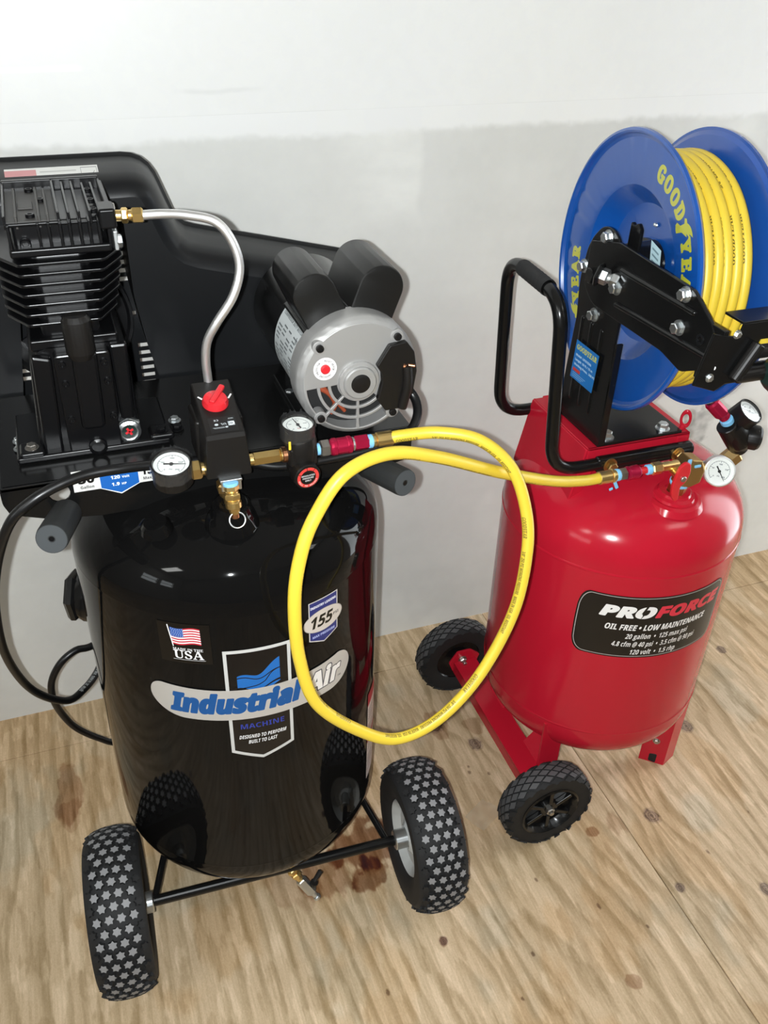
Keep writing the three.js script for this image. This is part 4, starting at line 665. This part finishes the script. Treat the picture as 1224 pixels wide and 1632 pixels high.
// ---------------------------------------------------------------- red tank cart
const RX = 0.84, RZ = -1.067, RR = 0.2, RT = 0.593, RB = 0.24;
const rc = thing('tank_cart', 'red upright air tank on a two-wheeled cart with side handle and black badge', 'air tank', [RX, 0, RZ]);
const rTank = part(rc, 'tank', tankGeo(RX, RZ, RR, RB, RT, 0.115, 2.45, 0.0011), M.red);
{
  const pf = canvasTex(1024, 512, (x) => {
    const go = (m) => { x.beginPath(); x.moveTo(70 + m, 6 + m); x.quadraticCurveTo(500, 6 + m, 1024 - 70 - m, 6 + m); x.quadraticCurveTo(1024 - m - 6, 20 + m, 1024 - m - 6, 90); x.lineTo(1024 - m - 6, 420); x.quadraticCurveTo(1018 - m, 500 - m, 950 - m, 506 - m); x.lineTo(74 + m, 506 - m); x.quadraticCurveTo(20 + m, 496 - m, 8 + m, 400); x.quadraticCurveTo(2 + m, 250, 8 + m, 130); x.quadraticCurveTo(20 + m, 20 + m, 70 + m, 6 + m); x.closePath(); };
    go(0); x.fillStyle = '#0e0c0c'; x.fill(); go(12); x.strokeStyle = '#b9b4b2'; x.lineWidth = 5; x.stroke();
    x.font = 'italic 900 128px sans-serif'; x.lineWidth = 8; x.lineJoin = 'round';
    const word = (s, px, w, col) => { x.save(); x.translate(px, 172); x.scale(w / x.measureText(s).width, 0.9); x.fillStyle = col; x.strokeStyle = col; x.fillText(s, 0, 0); x.strokeText(s, 0, 0); x.restore(); };
    word('PRO', 138, 338, '#f4f2f0'); word('FORCE', 482, 478, '#dc2f45');
    x.fillStyle = '#0e0c0c'; x.beginPath(); x.moveTo(428, 70); x.lineTo(398, 140); x.lineTo(416, 134); x.lineTo(396, 190); x.lineTo(438, 118); x.lineTo(420, 124); x.lineTo(442, 70); x.closePath(); x.fill();
    x.fillStyle = '#f0eeec'; x.font = 'italic 900 62px sans-serif'; fit(x, 'OIL FREE • LOW MAINTENANCE', 190, 276, 690);
    x.font = 'italic bold 56px sans-serif'; fit(x, '20 gallon  •  125 max psi', 330, 346, 420); fit(x, '4.8 cfm @ 40 psi  •  3.5 cfm @ 90 psi', 256, 412, 570); fit(x, '120 volt  •  1.5 rhp', 376, 478, 310);
    x.globalCompositeOperation = 'destination-in'; go(0); x.fill();
  });
  part(rTank, 'badge', wrap(RX, RZ, RR + 0.0008, -48.2, 28, 0.425, 0.5555), printed(pf, 0.3, { transparent: true, alphaTest: 0.5 }), { label: 'black badge with silver outline and white and red lettering' });
  part(rTank, 'bung', lathe([[0.05, -0.008], [0.044, 0.001], [0.038, 0.0035], [0.034, 0.003], [0.032, 0.0065], [0.0265, 0.009], [0.0245, 0.013], [0.015, 0.013], [0.014, 0.006], [0, 0.006]], V(0.8415, 0.6875, -0.9475), V(0.02, 1, 0.11), 40, 0.5), M.red);
  // top bracket the reel is bolted to
  const br = part(rc, 'top_bracket', [slab(0.712, 0.897, 0.756, 0.761, -1.18, -1.004, 0.002), slab(0.712, 0.897, 0.742, 0.761, -1.009, -1.004, 0.002), slab(0.73, 0.892, 0.742, 0.761, -1.185, -1.18, 0.002)], M.red);
  const sk = (z0, z1) => { const g = extrude(poly([[0.712, 0.76], [0.69, 0.66], [0.702, 0.655], [0.725, 0.715], [0.745, 0.756]]), z1 - z0, 0.0008); g.translate(0, 0, z0); return g; };
  part(br, 'side_skirt', [sk(-1.01, -1.005), sk(-1.182, -1.177), (() => { const g = box(0.005, 0.115, 0.176, 0, 0, 0, 0.002); g.rotateZ(-0.2); g.translate(0.7, 0.7035, -1.0925); return g; })()], M.red);
  part(br, 'leg', slab(0.872, 0.894, 0.66, 0.757, -1.008, -1.001, 0.001), M.red); part(br, 'leg', slab(0.87, 0.89, 0.66, 0.758, -1.183, -1.179, 0.001), M.red);
  const eye = new THREE.TorusGeometry(0.0085, 0.0028, 10, 28); eye.scale(0.8, 1.5, 1); eye.rotateY(-0.7); eye.translate(0.895, 0.776, -1.02); part(br, 'lifting_eye', [eye, rod(V(0.888, 0.754, -1.02), V(0.893, 0.766, -1.02), 0.0045)], M.red);
  const hb = boltGeo(0.0085, 0.009);
  for (const [x, yy] of [[0.741, 0.744], [0.863, 0.742]]) placed(br, 'bolt', hb, M.brassDull, V(x, yy - 0.004, -0.9835), V(0, 0, 1), rnd());
  // push handle, a bent tube beside the bracket
  const hp = [V(0.893, 0.7395, -0.993), V(0.643, 0.7395, -0.993), V(0.622, 1.012, -0.993), V(0.631, 1.012, -1.17), V(0.65, 0.7395, -1.185), V(0.893, 0.7395, -1.185)];
  const hd = part(rc, 'handle', [pipe(hp, 0.0098, 0.05, 18), slab(0.72, 0.893, 0.727, 0.752, -0.999, -0.984, 0.005)], M.blackPaint);
  part(hd, 'grip', [pipe([V(0.6242, 1.012, -1.035), V(0.6284, 1.012, -1.12)], 0.0118, 0.01, 20), ...[0, 1, 2, 3, 4, 5, 6, 7].map((k) => lathe([[0.0118, -0.003], [0.0123, 0], [0.0118, 0.003]], V(0.6245 + k * 0.00055, 1.012, -1.04 - k * 0.0108), V(0.05, 0, -1), 24))], M.rubber);
  // wheel bracket, legs
  const wb = part(rc, 'axle_bracket', [slab(0.652, 0.703, 0.098, 0.103, -1.262, -0.92, 0.001), slab(0.652, 0.657, 0.075, 0.101, -1.262, -0.92, 0.001)], M.red);
  const tab = (z) => { const g = extrude(roundPoly([[0.652, 0.075], [0.7, 0.075], [0.712, 0.11], [0.69, 0.128], [0.66, 0.128], [0.642, 0.1]], 0.004), 0.005, 0.0008); g.translate(0, 0, z); return g; };
  part(wb, 'axle_tab', tab(-1.267), M.red); part(wb, 'axle_tab', tab(-0.92), M.red);
  for (const z of [-1.17, -1.02]) { const g = box(0.006, 0.1, 0.06, 0, 0, 0, 0.001); g.rotateZ(-0.75); g.translate(0.727, 0.135, z + 0.03); part(wb, 'strut', g, M.red); }
  placed(wb, 'bolt', boltGeo(0.0075), M.steel, V(0.672, 0.105, -1.2615), V(0, 0, 1)); part(wb, 'bolt', [rod(V(0.672, 0.105, -1.262), V(0.672, 0.105, -1.246), 0.0042)], M.steel);
  part(rc, 'leg', [slab(0.68, 0.722, 0.06, 0.235, -0.946, -0.941, 0.001)], M.red);
  const foot = (x, z, a) => { const g = extrude(poly([[-0.021, 0], [0.021, 0], [0.021, 0.005], [-0.016, 0.005], [-0.016, 0.04], [-0.021, 0.04]]), 0.16, 0.0006); g.rotateX(-Math.PI / 2); g.rotateY(a); g.translate(x, 0, z); return g; };
  const angle = (p) => { const g = extrude(poly(p.map(([x, z]) => [x, -z])), 0.17, 0.0006); g.rotateX(-Math.PI / 2); return g; };
  const f1 = part(rc, 'leg', angle([[0.988, -0.949], [1.0215, -0.9635], [1.0195, -0.968], [0.9885, -0.9545], [0.9535, -0.985], [0.9505, -0.9815]]), M.red);
  part(f1, 'rubber_foot', box(0.03, 0.026, 0.02, 0.979, 0.0135, -0.9755, 0.004, [0, 0.72, 0]), M.rubber); placed(f1, 'bolt', boltGeo(0.0055), M.steel, V(0.9695, 0.062, -0.9655), V(-0.65, 0, 0.75));
  part(rc, 'leg', foot(1.0, -1.19, 2.3), M.red);
  const wy = -Math.PI / 2;
  smallWheel(rc, V(0.672, 0.088, -0.888), wy + 0.0); smallWheel(rc, V(0.672, 0.088, -1.296), -wy);
  part(rc, 'axle', [rod(V(0.672, 0.088, -0.925), V(0.672, 0.088, -0.905), 0.006), rod(V(0.672, 0.088, -1.275), V(0.672, 0.088, -1.262), 0.006)], M.steel);
}
{ // manifold on the bung
  const y = 0.758, z = -0.93;
  const mf = part(rc, 'manifold', [extrude(roundPoly([[0.83, 0.756], [0.838, 0.767], [0.858, 0.763], [0.866, 0.745], [0.862, 0.724], [0.842, 0.718], [0.828, 0.727]], 0.003), 0.03, 0.003).translate(0, 0, z - 0.018)], M.brassDull);
  part(mf, 'nipple', [hexRod(V(0.8415, 0.69, -0.944), V(0.8405, 0.73, -0.936), 0.0145), rod(V(0.85, 0.745, z - 0.006), V(0.868, 0.741, z - 0.007), 0.0075)], M.brassDull);
  part(mf, 'thread_tape', [rod(V(0.8408, 0.716, -0.939), V(0.8406, 0.7205, -0.938), 0.0152), box(0.011, 0.004, 0.003, 0.848, 0.757, z + 0.013, 0.001), box(0.006, 0.01, 0.003, 0.832, 0.766, z + 0.012, 0.001)], M.tape);
  const vl = part(rc, 'valve_handle', [extrude(roundPoly([[0.809, 0.751], [0.812, 0.764], [0.821, 0.772], [0.83, 0.768], [0.833, 0.752], [0.828, 0.737], [0.82, 0.73], [0.822, 0.708], [0.816, 0.704], [0.808, 0.716], [0.806, 0.734]], 0.004), 0.006, 0.0015).translate(-0.008, 0.006, z + 0.022)], M.redPlastic);
  part(vl, 'screw', rod(V(0.813, 0.7505, z + 0.026), V(0.813, 0.7505, z + 0.031), 0.0048), M.steel);
  part(mf, 'inlet', [hexRod(V(0.775, y, z), V(0.792, y, z), 0.0095), rod(V(0.79, y, z), V(0.822, y, z), 0.007), rod(V(0.813, 0.7505, z), V(0.813, 0.7505, z + 0.026), 0.006)], M.brass);
  part(mf, 'thread_tape', rod(V(0.766, y, z), V(0.775, y, z), 0.0078), M.tape);
  const cp = part(rc, 'inlet_coupler', [lathe([[0.006, 0], [0.0098, 0.001], [0.0105, 0.004], [0.0098, 0.006], [0.0098, 0.01], [0.0105, 0.012], [0.0105, 0.02], [0.0085, 0.023], [0.006, 0.023], [0.006, 0]], V(0.731, y, z), V(1, 0, 0), 32, 0.4)], M.anodRed);
  part(cp, 'plug', [rod(V(0.753, y, z), V(0.768, y, z), 0.0055)], M.redPlastic);
  const n = V(-0.42, 0.36, 0.83).normalize(), c = V(0.9, 0.7335, z + 0.004);
  gauge(rc, 'tank_gauge', c, n, V(0.1, 1, 0), 0.0238, 0.014, M.alu, dialA, -0.95, true);
  const gv = V(0.866, 0.741, z - 0.007), gu = gv.clone().sub(c); gu.addScaledVector(n, -gu.dot(n)).normalize();
  part(rc, 'gauge_nipple', [rod(gv.clone(), c.clone().addScaledVector(n, -0.0075).addScaledVector(gu, 0.021), 0.0065), hexRod(V(0.862, 0.742, z - 0.007), V(0.87, 0.7405, z - 0.0075), 0.0095)], M.brass);
  // branch to the small regulator
  const a = V(0.858, 0.74, -0.94), b = V(0.985, 0.695, -1.0);
  part(rc, 'branch_pipe', [rod(a, b, 0.0068), hexRod(a.clone().lerp(b, 0.5), a.clone().lerp(b, 0.64), 0.0095)], M.steel);
  part(rc, 'elbow', [hexRod(V(0.968, 0.686, -1.0), V(0.997, 0.708, -1.0), 0.0155, 0.5), rod(V(0.99, 0.705, -1.0), V(0.99, 0.72, -1.0), 0.008)], M.brassDull);
  const rg = part(rc, 'regulator', [lathe([[0, -0.03], [0.014, -0.03], [0.02, -0.02], [0.021, 0.0], [0.019, 0.02], [0, 0.024]], V(0.984, 0.746, -1.0), V(0.55, -0.8, 0.1).negate(), 36, 0.5), rod(V(0.96, 0.765, -1.0), V(1.0, 0.715, -1.0), 0.016)], M.plastic);
  part(rg, 'regulator_knob', lathe([[0, 0], [0.018, 0], [0.0205, 0.005], [0.0205, 0.02], [0.018, 0.024], [0, 0.024]], V(1.0, 0.741, -0.997), V(0.85, -0.1, 0.5), 32, 0.5), M.plastic);
  gauge(rc, 'regulator_gauge', V(0.994, 0.786, -0.995), V(0.25, 0.82, 0.5), V(-0.5, 0.3, -0.8), 0.0225, 0.03, M.plastic, dialB, 2.2, true);
  part(rg, 'thread_tape', [rod(V(0.9615, 0.7695, -1.0), V(0.956, 0.7775, -1.0), 0.0105), rod(V(0.99, 0.709, -1.0), V(0.994, 0.7145, -1.0), 0.0105)], M.tape);
  const rcp = part(rc, 'outlet_coupler', [lathe([[0.0, 0], [0.0098, 0], [0.0115, 0.004], [0.0115, 0.03], [0.0095, 0.034], [0, 0.034]], V(0.948, 0.785, -1.002), V(-0.62, 0.6, -0.15), 32, 0.4), rod(V(0.955, 0.779, -1.0), V(0.947, 0.786, -1.002), 0.009)], M.anodRed);
  part(rcp, 'leader_hose', smoothTube([V(0.928, 0.805, -1.007), V(0.91, 0.825, -1.015), V(0.905, 0.87, -1.03), V(0.9, 0.94, -1.05), V(0.895, 0.995, -1.066)], 0.0075, 40, 12), M.cord);
}

// ---------------------------------------------------------------- hose reel
const reel = thing('hose_reel', 'blue twin-disc spring hose reel on a black bracket, bolted above the red tank', 'hose reel', [0.8, 0.761, -1.07]);
const AX = V(0.765, 1.006, -1.071), AN = V(0.9959, -0.03, 0.0799).normalize(), ax = (s) => AX.clone().addScaledVector(AN, s);
{
  const R = 0.196;
  // lathe about AN; s runs from the left disc (0) to the right disc (0.112)
  const left = lathe([[0.03, 0.034], [0.085, 0.034], [0.097, 0.031], [0.108, 0.022], [0.117, 0.009], [0.122, 0.0045], [0.128, 0.003], [0.183, 0.001], [0.187, -0.001], [0.189, -0.0055], [0.1915, -0.007], [0.195, -0.006], [0.196, -0.002], [0.192, 0.003], [0.187, 0.005], [0.128, 0.008], [0.121, 0.012], [0.108, 0.028], [0.098, 0.036], [0.086, 0.0385], [0.03, 0.0385], [0.03, 0.034]], AX, AN, 120, 0.4);
  const gt = canvasTex(2048, 2048, (x) => {
    x.fillStyle = '#0f4e9f'; x.fillRect(0, 0, 2048, 2048); x.translate(1024, 1024);
    x.fillStyle = '#c3c23c'; x.font = '900 150px serif'; x.textAlign = 'center'; x.textBaseline = 'middle'; x.lineWidth = 14; x.lineJoin = 'round'; x.strokeStyle = '#c3c23c';
    const word = (mid, span) => {
      const s = 'GOOD^YEAR';
      for (let k = 0; k < s.length; k++) {
        x.save(); x.rotate(mid + (k - (s.length - 1) / 2) * span); x.translate(0, -800);
        if (s[k] === '^') { x.beginPath(); x.moveTo(-30, 95); x.lineTo(-8, 95); x.lineTo(14, 30); x.lineTo(70, -20); x.lineTo(46, -22); x.lineTo(92, -52); x.lineTo(62, -54); x.lineTo(100, -86); x.bezierCurveTo(60, -96, 10, -86, -14, -52); x.lineTo(-44, -56); x.lineTo(-58, -34); x.lineTo(-26, -20); x.lineTo(-34, 30); x.lineTo(-70, 60); x.lineTo(-62, 84); x.closePath(); x.fill(); } else { x.scale(0.86, 1); x.fillText(s[k], 0, 0); x.strokeText(s[k], 0, 0); }
        x.restore();
      }
    };
    word(0.86, 0.15); word(0.86 + Math.PI, 0.15);
  });
  const uvDisc = (g) => { const e1 = AN.clone().cross(V(0, 1, 0)).normalize(), p = g.attributes.position, uv = g.attributes.uv; for (let i = 0; i < p.count; i++) { const d = V(p.getX(i), p.getY(i), p.getZ(i)).sub(AX); uv.setXY(i, 0.5 + d.dot(e1) / (2 * R), 0.5 + d.y / (2 * R)); } return g; };
  const discMat = new THREE.MeshPhysicalMaterial({ map: gt, roughness: 0.28, clearcoat: 0.6, clearcoatRoughness: 0.1 });
  const dl = part(reel, 'disc', uvDisc(norm(left)), discMat, { label: 'left blue disc with yellow lettering round its rim' });
  for (const [a, r] of [[1.45, 0.06]]) for (const k of [0, 0.06]) placed(dl, 'rivet', lathe([[0, 0], [0.003, 0], [0.002, 0.0015], [0, 0.002]], V(0, 0, 0), V(0, 1, 0), 12), M.zinc, ax(0.0335).add(V(0, Math.sin(a) * r * 1.2, Math.cos(a + k) * r)), AN.clone().negate());
  part(reel, 'disc', lathe([[0.03, 0], [0.116, 0], [0.119, 0.002], [0.186, 0.006], [0.192, 0.009], [0.196, 0.009], [0.196, 0.013], [0.191, 0.0135], [0.186, 0.011], [0.119, 0.007], [0.112, 0.005], [0.03, 0.005], [0.03, 0]], ax(0.104), AN, 120, 0.4), M.blue, { label: 'right blue disc, plain' });
  part(reel, 'drum', lathe([[0.02, 0.036], [0.122, 0.036], [0.122, 0.098], [0.02, 0.098], [0.02, 0.036]], ax(0.006), AN, 72, 0.4), M.blue);
  part(reel, 'spindle', [rod(ax(-0.055), ax(0.13), 0.011), lathe([[0, 0], [0.05, 0], [0.05, 0.006], [0.044, 0.008], [0.02, 0.008], [0.02, 0.02], [0, 0.02]], ax(0.034), AN.clone().negate(), 44, 0.4)], M.blackPaint);
  part(reel, 'swivel', [rod(ax(-0.012).add(V(0, 0.02, 0.02)), ax(0.03).add(V(0, 0.02, 0.02)), 0.03, 0.034, 32), extrude(roundPoly([[-0.014, -0.02], [0.014, -0.02], [0.012, 0.045], [0.004, 0.052], [-0.004, 0.046], [-0.012, 0.05]], 0.003), 0.006, 0.001).rotateY(-Math.PI / 2).translate(0.752, 1.04, -1.035)], M.blackPaint);
  part(reel, 'tag', sheet(V(0.757, 1.075, -1.01), V(0.757, 1.068, -0.985), V(0.757, 1.02, -1.0)), printed(canvasTex(32, 64, (x) => { x.fillStyle = '#b7d4dc'; x.fillRect(0, 0, 32, 64); x.fillStyle = '#6d8a94'; for (let k = 0; k < 6; k++) x.fillRect(5, 8 + k * 9, 20, 3); }), 0.5));
}
{ // stand: base plate, column with pressed ribs, side arm, roller guide
  const X = 0.727;
  const base = part(reel, 'base_plate', slab(0.727, 0.88, 0.7615, 0.7665, -1.13, -1.004, 0.0015), M.blackPaint);
  const hb = boltGeo(0.0085, 0.009);
  for (const [x, z] of [[0.752, -1.02], [0.852, -1.018], [0.852, -1.115]]) placed(base, 'bolt', hb, M.zinc, V(x, 0.7665, z), V(0, 1, 0), rnd());
  const Z = (p) => roundPoly(p, 0.006);
  const col = part(reel, 'column', [plateX(Z([[-1.004, 0.765], [-1.128, 0.765], [-1.122, 0.86], [-1.116, 0.93], [-1.123, 0.985, 0.02], [-1.112, 1.045, 0.04], [-1.082, 1.077, 0.02], [-1.05, 1.077, 0.02], [-1.022, 1.05, 0.03], [-1.006, 1.0, 0.02], [-1.008, 0.93], [-1.002, 0.86]]), X, 0.004, 0.001), slab(0.727, 0.738, 0.765, 0.93, -1.006, -1.002, 0.001)], M.blackPaint);
  for (const z of [-1.098, -1.072, -1.044]) part(col, 'rib', (() => { const g = new THREE.CapsuleGeometry(0.004, 0.13, 6, 12); g.scale(0.6, 1, 1); g.translate(X + 0.0005, 0.868, z); return g; })(), M.blackPaint);
  const arm = part(reel, 'arm', [plateX(Z([[-1.1, 0.985], [-1.075, 0.965, 0.02], [-0.9, 0.966], [-0.855, 0.957], [-0.80, 0.985], [-0.797, 1.005], [-0.817, 1.036], [-0.862, 1.062], [-1.03, 1.068], [-1.1, 1.05]]), X - 0.0055, 0.005, 0.001)], M.blackPaint);
  const ribA = (z0, y0, z1, y1) => { const a = V(X - 0.0055, y0, z0), b = V(X - 0.0055, y1, z1), g = new THREE.CapsuleGeometry(0.0042, a.distanceTo(b), 6, 12); g.translate(0, a.distanceTo(b) / 2, 0); return aim(g, a, b.clone().sub(a)); };
  part(arm, 'rib', ribA(-1.012, 1.035, -0.852, 1.037), M.blackPaint); part(arm, 'rib', ribA(-1.012, 0.987, -0.815, 0.996), M.blackPaint);
  const hs = boltGeo(0.0075, 0.009);
  for (const [yy, z] of [[1.0525, -0.874], [1.0095, -0.873], [1.009, -1.018]]) placed(arm, 'bolt', hs, M.zinc, V(X - 0.0055, yy, z), V(-1, 0, 0.1), rnd());
  for (const [yy, z] of [[1.065, -1.064], [1.008, -1.113], [0.95, -1.068]]) placed(col, 'bolt', hs, M.zinc, V(X - 0.0005, yy, z), V(-1, 0, 0.1), rnd());
  const h0 = V(0.722, 1.017, -1.018), hd = V(-0.62, 0.17, -0.76).normalize(), hq = (t) => h0.clone().addScaledVector(hd, t);
  part(col, 'hub_bolt', [hexRod(hq(0), hq(0.011), 0.0105, 0.35), rod(hq(0.01), hq(0.016), 0.007), hexRod(hq(0.015), hq(0.027), 0.0115, 0.1)], M.zinc);
  part(col, 'hub_nut', [hexRod(hq(0.026), hq(0.032), 0.017, 0.2)], M.blackPaint);
  part(arm, 'hole_rim', lathe([[0.004, 0], [0.0068, 0], [0.0068, 0.0012], [0.004, 0.0012], [0.004, 0]], V(X - 0.0054, 1.011, -0.831), V(-1, 0, 0), 24), M.guard);
  part(arm, 'bushing', rod(V(X - 0.006, 0.99, -0.798), V(X - 0.009, 0.99, -0.7965), 0.005), M.white);
  const lb = canvasTex(256, 256, (x) => { x.fillStyle = '#176fb8'; x.fillRect(0, 0, 256, 256); x.fillStyle = '#d6cf52'; x.font = '900 46px serif'; fit(x, 'GOODYEAR', 14, 56, 226); x.fillStyle = '#cfe2f2'; x.font = 'bold 22px sans-serif'; x.fillText('Model  L815153G', 18, 100); x.fillText('Length  50 ft / 15 m', 18, 132); x.fillText('Working Press.  300 PSI', 18, 164); x.fillStyle = '#c23a34'; x.fillRect(14, 182, 84, 22); x.fillStyle = '#8ab4dc'; for (let k = 0; k < 3; k++) x.fillRect(18, 214 + k * 12, 150 - k * 20, 4); });
  part(col, 'label_plate', sheet(V(X - 0.0048, 0.9, -1.097), V(X - 0.0048, 0.9, -1.033), V(X - 0.0048, 0.838, -1.101), -0.0003), printed(lb, 0.4, { side: THREE.DoubleSide }), { label: 'blue rating label with yellow lettering' });
  // roller guide across the front of the reel
  const gp = new THREE.Shape(); [[0.708, 1.035], [0.745, 1.026], [0.748, 1.043], [0.93, 1.043], [0.93, 1.02], [0.778, 1.02], [0.77, 0.998], [0.762, 0.99], [0.93, 0.988], [0.93, 0.966], [0.742, 0.966], [0.728, 0.958], [0.695, 0.97], [0.7, 1.0]].forEach((p, i) => (i ? gp.lineTo(...p) : gp.moveTo(...p))); gp.closePath();
  const gd = part(reel, 'roller_guide', [extrude(gp, 0.004, 0.001).translate(0, 0, -0.797), slab(0.748, 0.93, 1.041, 1.0445, -0.83, -0.795, 0.001), slab(X - 0.004, X + 0.003, 0.962, 1.036, -0.83, -0.794, 0.001), slab(0.74, 0.93, 0.9645, 0.9675, -0.82, -0.795, 0.001)], M.blackPaint);
  part(gd, 'roller', rod(V(0.762, 1.006, -0.79), V(0.93, 1.006, -0.79), 0.0085), M.plastic); part(gd, 'roller', rod(V(0.752, 0.978, -0.788), V(0.93, 0.978, -0.788), 0.0095), M.plastic);
  part(gd, 'roller', rod(V(0.748, 0.974, -0.787), V(0.772, 1.018, -0.787), 0.008), M.plastic);
  for (const [x, yy] of [[0.741, 1.031], [0.716, 0.978]]) placed(gd, 'bolt', boltGeo(0.0042), M.zinc, V(x, yy, -0.793), V(0, 0, 1), rnd());
}
// hose wound on the reel
const woundLine = thing('air_hose', 'yellow rubber hose wound in layers between the blue reel discs', 'hose', [0.82, 1.006, -1.07]);
const hoseTex = canvasTex(2048, 128, (x) => { x.fillStyle = '#e3c53c'; x.fillRect(0, 0, 2048, 128); x.fillStyle = '#4a4220'; x.font = 'bold italic 22px serif'; x.fillText('GOODYEAR', 40, 40); x.font = 'bold 17px sans-serif'; x.fillText('3/8" 250 PSI WORKING PRESSURE   MADE IN USA   OIL RESISTANT', 250, 39); x.font = 'bold italic 22px serif'; x.fillText('GOODYEAR', 1060, 40); x.font = 'bold 17px sans-serif'; x.fillText('3/8" 250 PSI WORKING PRESSURE   MADE IN USA   OIL RESISTANT', 1270, 39); });
const hoseMat = (rep, off) => { const t = hoseTex.clone(); t.needsUpdate = true; t.wrapS = t.wrapT = THREE.RepeatWrapping; t.repeat.set(rep, 1); t.offset.set(0, off); return new THREE.MeshPhysicalMaterial({ map: t, roughness: 0.42 }); };
{
  const e1 = AN.clone().cross(V(0, 1, 0)).normalize(), e2 = e1.clone().cross(AN).normalize();
  const at = (a, r, s) => ax(s).addScaledVector(e1, Math.cos(a) * r).addScaledVector(e2, Math.sin(a) * r);
  const layer = (r, s0, s1, turns, ph, amp, sd) => { const pts = []; for (let k = 0; k <= turns * 24; k++) { const a = (k / 24) * Math.PI * 2 + ph, t = k / (turns * 24); pts.push(at(a, r + (fbm(k * 0.16, sd, 7) - 0.5) * amp, s0 + (s1 - s0) * t + (fbm(k * 0.1, sd + 3, 9) - 0.5) * amp * 0.6)); } return pts; };
  part(woundLine, 'hose_layer', smoothTube(layer(0.131, 0.02, 0.096, 5, 3.2, 0.001, 1), 0.0078, 700, 9), hoseMat(4, 0));
  part(woundLine, 'hose_layer', smoothTube(layer(0.146, 0.094, 0.02, 5, 3.3, 0.003, 5), 0.0078, 700, 10), hoseMat(4.5, 0.3));
  part(woundLine, 'hose_layer', smoothTube(layer(0.16, 0.021, 0.092, 5, 3.4, 0.008, 12), 0.0078, 760, 12), hoseMat(5, 0.25));
  // free end through the guide, with a bumper ball
  part(woundLine, 'hose_end', smoothTube([at(2.9, 0.165, 0.06), at(2.4, 0.166, 0.05), V(0.82, 1.0, -0.87), V(0.825, 0.99, -0.8), V(0.83, 0.985, -0.745)].slice(2), 0.0078, 40, 12), hoseMat(0.3, 0));
  part(woundLine, 'bumper_ball', lathe(Array.from({ length: 15 }, (_, k) => [Math.sin((k / 14) * Math.PI) * 0.026, -Math.cos((k / 14) * Math.PI) * 0.026]), V(0.812, 0.977, -0.778), V(0, 0, 1), 36, 0.6), M.greenBall);
}
// ---------------------------------------------------------------- connecting hose
const link = thing('connecting_hose', 'yellow rubber air hose in a hanging loop joining the black compressor to the red tank', 'hose', [0.36, 0.52, -0.8]);
{
  const y = 0.88, z = -0.93;
  const pts = [V(0.357, y, z), V(0.375, 0.885, -0.923), V(0.414, 0.894, -0.902), V(0.461, 0.887, -0.88), V(0.499, 0.852, -0.86), V(0.516, 0.799, -0.84), V(0.515, 0.743, -0.82), V(0.495, 0.662, -0.8), V(0.444, 0.581, -0.78), V(0.382, 0.533, -0.765), V(0.321, 0.52, -0.76), V(0.268, 0.553, -0.76), V(0.211, 0.621, -0.76), V(0.1915, 0.698, -0.765), V(0.189, 0.781, -0.77), V(0.2005, 0.839, -0.78), V(0.221, 0.881, -0.79), V(0.258, 0.923, -0.8), V(0.317, 0.927, -0.82), V(0.388, 0.898, -0.84), V(0.495, 0.836, -0.875), V(0.595, 0.785, -0.907), V(0.66, 0.7625, -0.925), V(0.692, 0.759, -0.93)];
  const h = part(link, 'hose', smoothTube(pts, 0.0079, 420, 18), hoseMat(3.4, 0.07)); void h;
  part(link, 'plug', [hexRod(V(0.312, y, z), V(0.3305, y, z), 0.0098, 0.3), rod(V(0.305, y, z), V(0.314, y, z), 0.0065)], M.anodRed);
  part(link, 'thread_tape', rod(V(0.33, y, z), V(0.3365, y, z), 0.0088), M.tape);
  part(link, 'ferrule', [rod(V(0.336, y, z), V(0.341, y, z), 0.0085), rod(V(0.341, y, z), V(0.363, y, z), 0.0098)], M.brass);
  const r = 0.7585;
  part(link, 'ferrule', [rod(V(0.685, r, z), V(0.706, r, z), 0.0098), rod(V(0.706, r, z), V(0.7105, r, z), 0.0108), rod(V(0.71, r, z), V(0.716, r, z), 0.0085)], M.brass);
  part(link, 'thread_tape', [rod(V(0.713, r, z), V(0.72, r, z), 0.0092), box(0.005, 0.014, 0.003, 0.7125, r - 0.012, z + 0.007, 0.001, [0, 0, 0.5]), box(0.006, 0.004, 0.002, 0.704, r - 0.0165, z + 0.009, 0.0008, [0, 0, 0.3])], M.tape);
  part(link, 'plug', [hexRod(V(0.719, r, z), V(0.731, r, z), 0.0098, 0.4)], M.steel);
}
// scrap of clear film on the floor
{
  const sc = thing('plastic_scrap', 'small crumpled scrap of clear film on the plywood by the red tank', 'scrap', [0.588, 0, -0.955]);
  const g = new THREE.PlaneGeometry(0.06, 0.045, 14, 12), p = g.attributes.position;
  g.rotateX(-Math.PI / 2);
  for (let i = 0; i < p.count; i++) { const x = p.getX(i), q = p.getZ(i); p.setXYZ(i, x * (0.75 + 0.4 * fbm(q * 40 + 9, 2, 3)), 0.0015 + 0.008 * fbm(x * 60 + 5, q * 60 + 8, 21, 3), q); }
  g.rotateY(0.5); g.computeVertexNormals(); g.translate(0.588, 0, -0.955);
  part(sc, 'film', g, std(0.9, 0.82, 0.66, 0.3, 0, { transmission: 0.75, thickness: 0, side: THREE.DoubleSide }));
}
scene.traverse((o) => { if (o.isMesh) { o.castShadow = true; o.receiveShadow = true; } });
renderer.render(scene, camera);
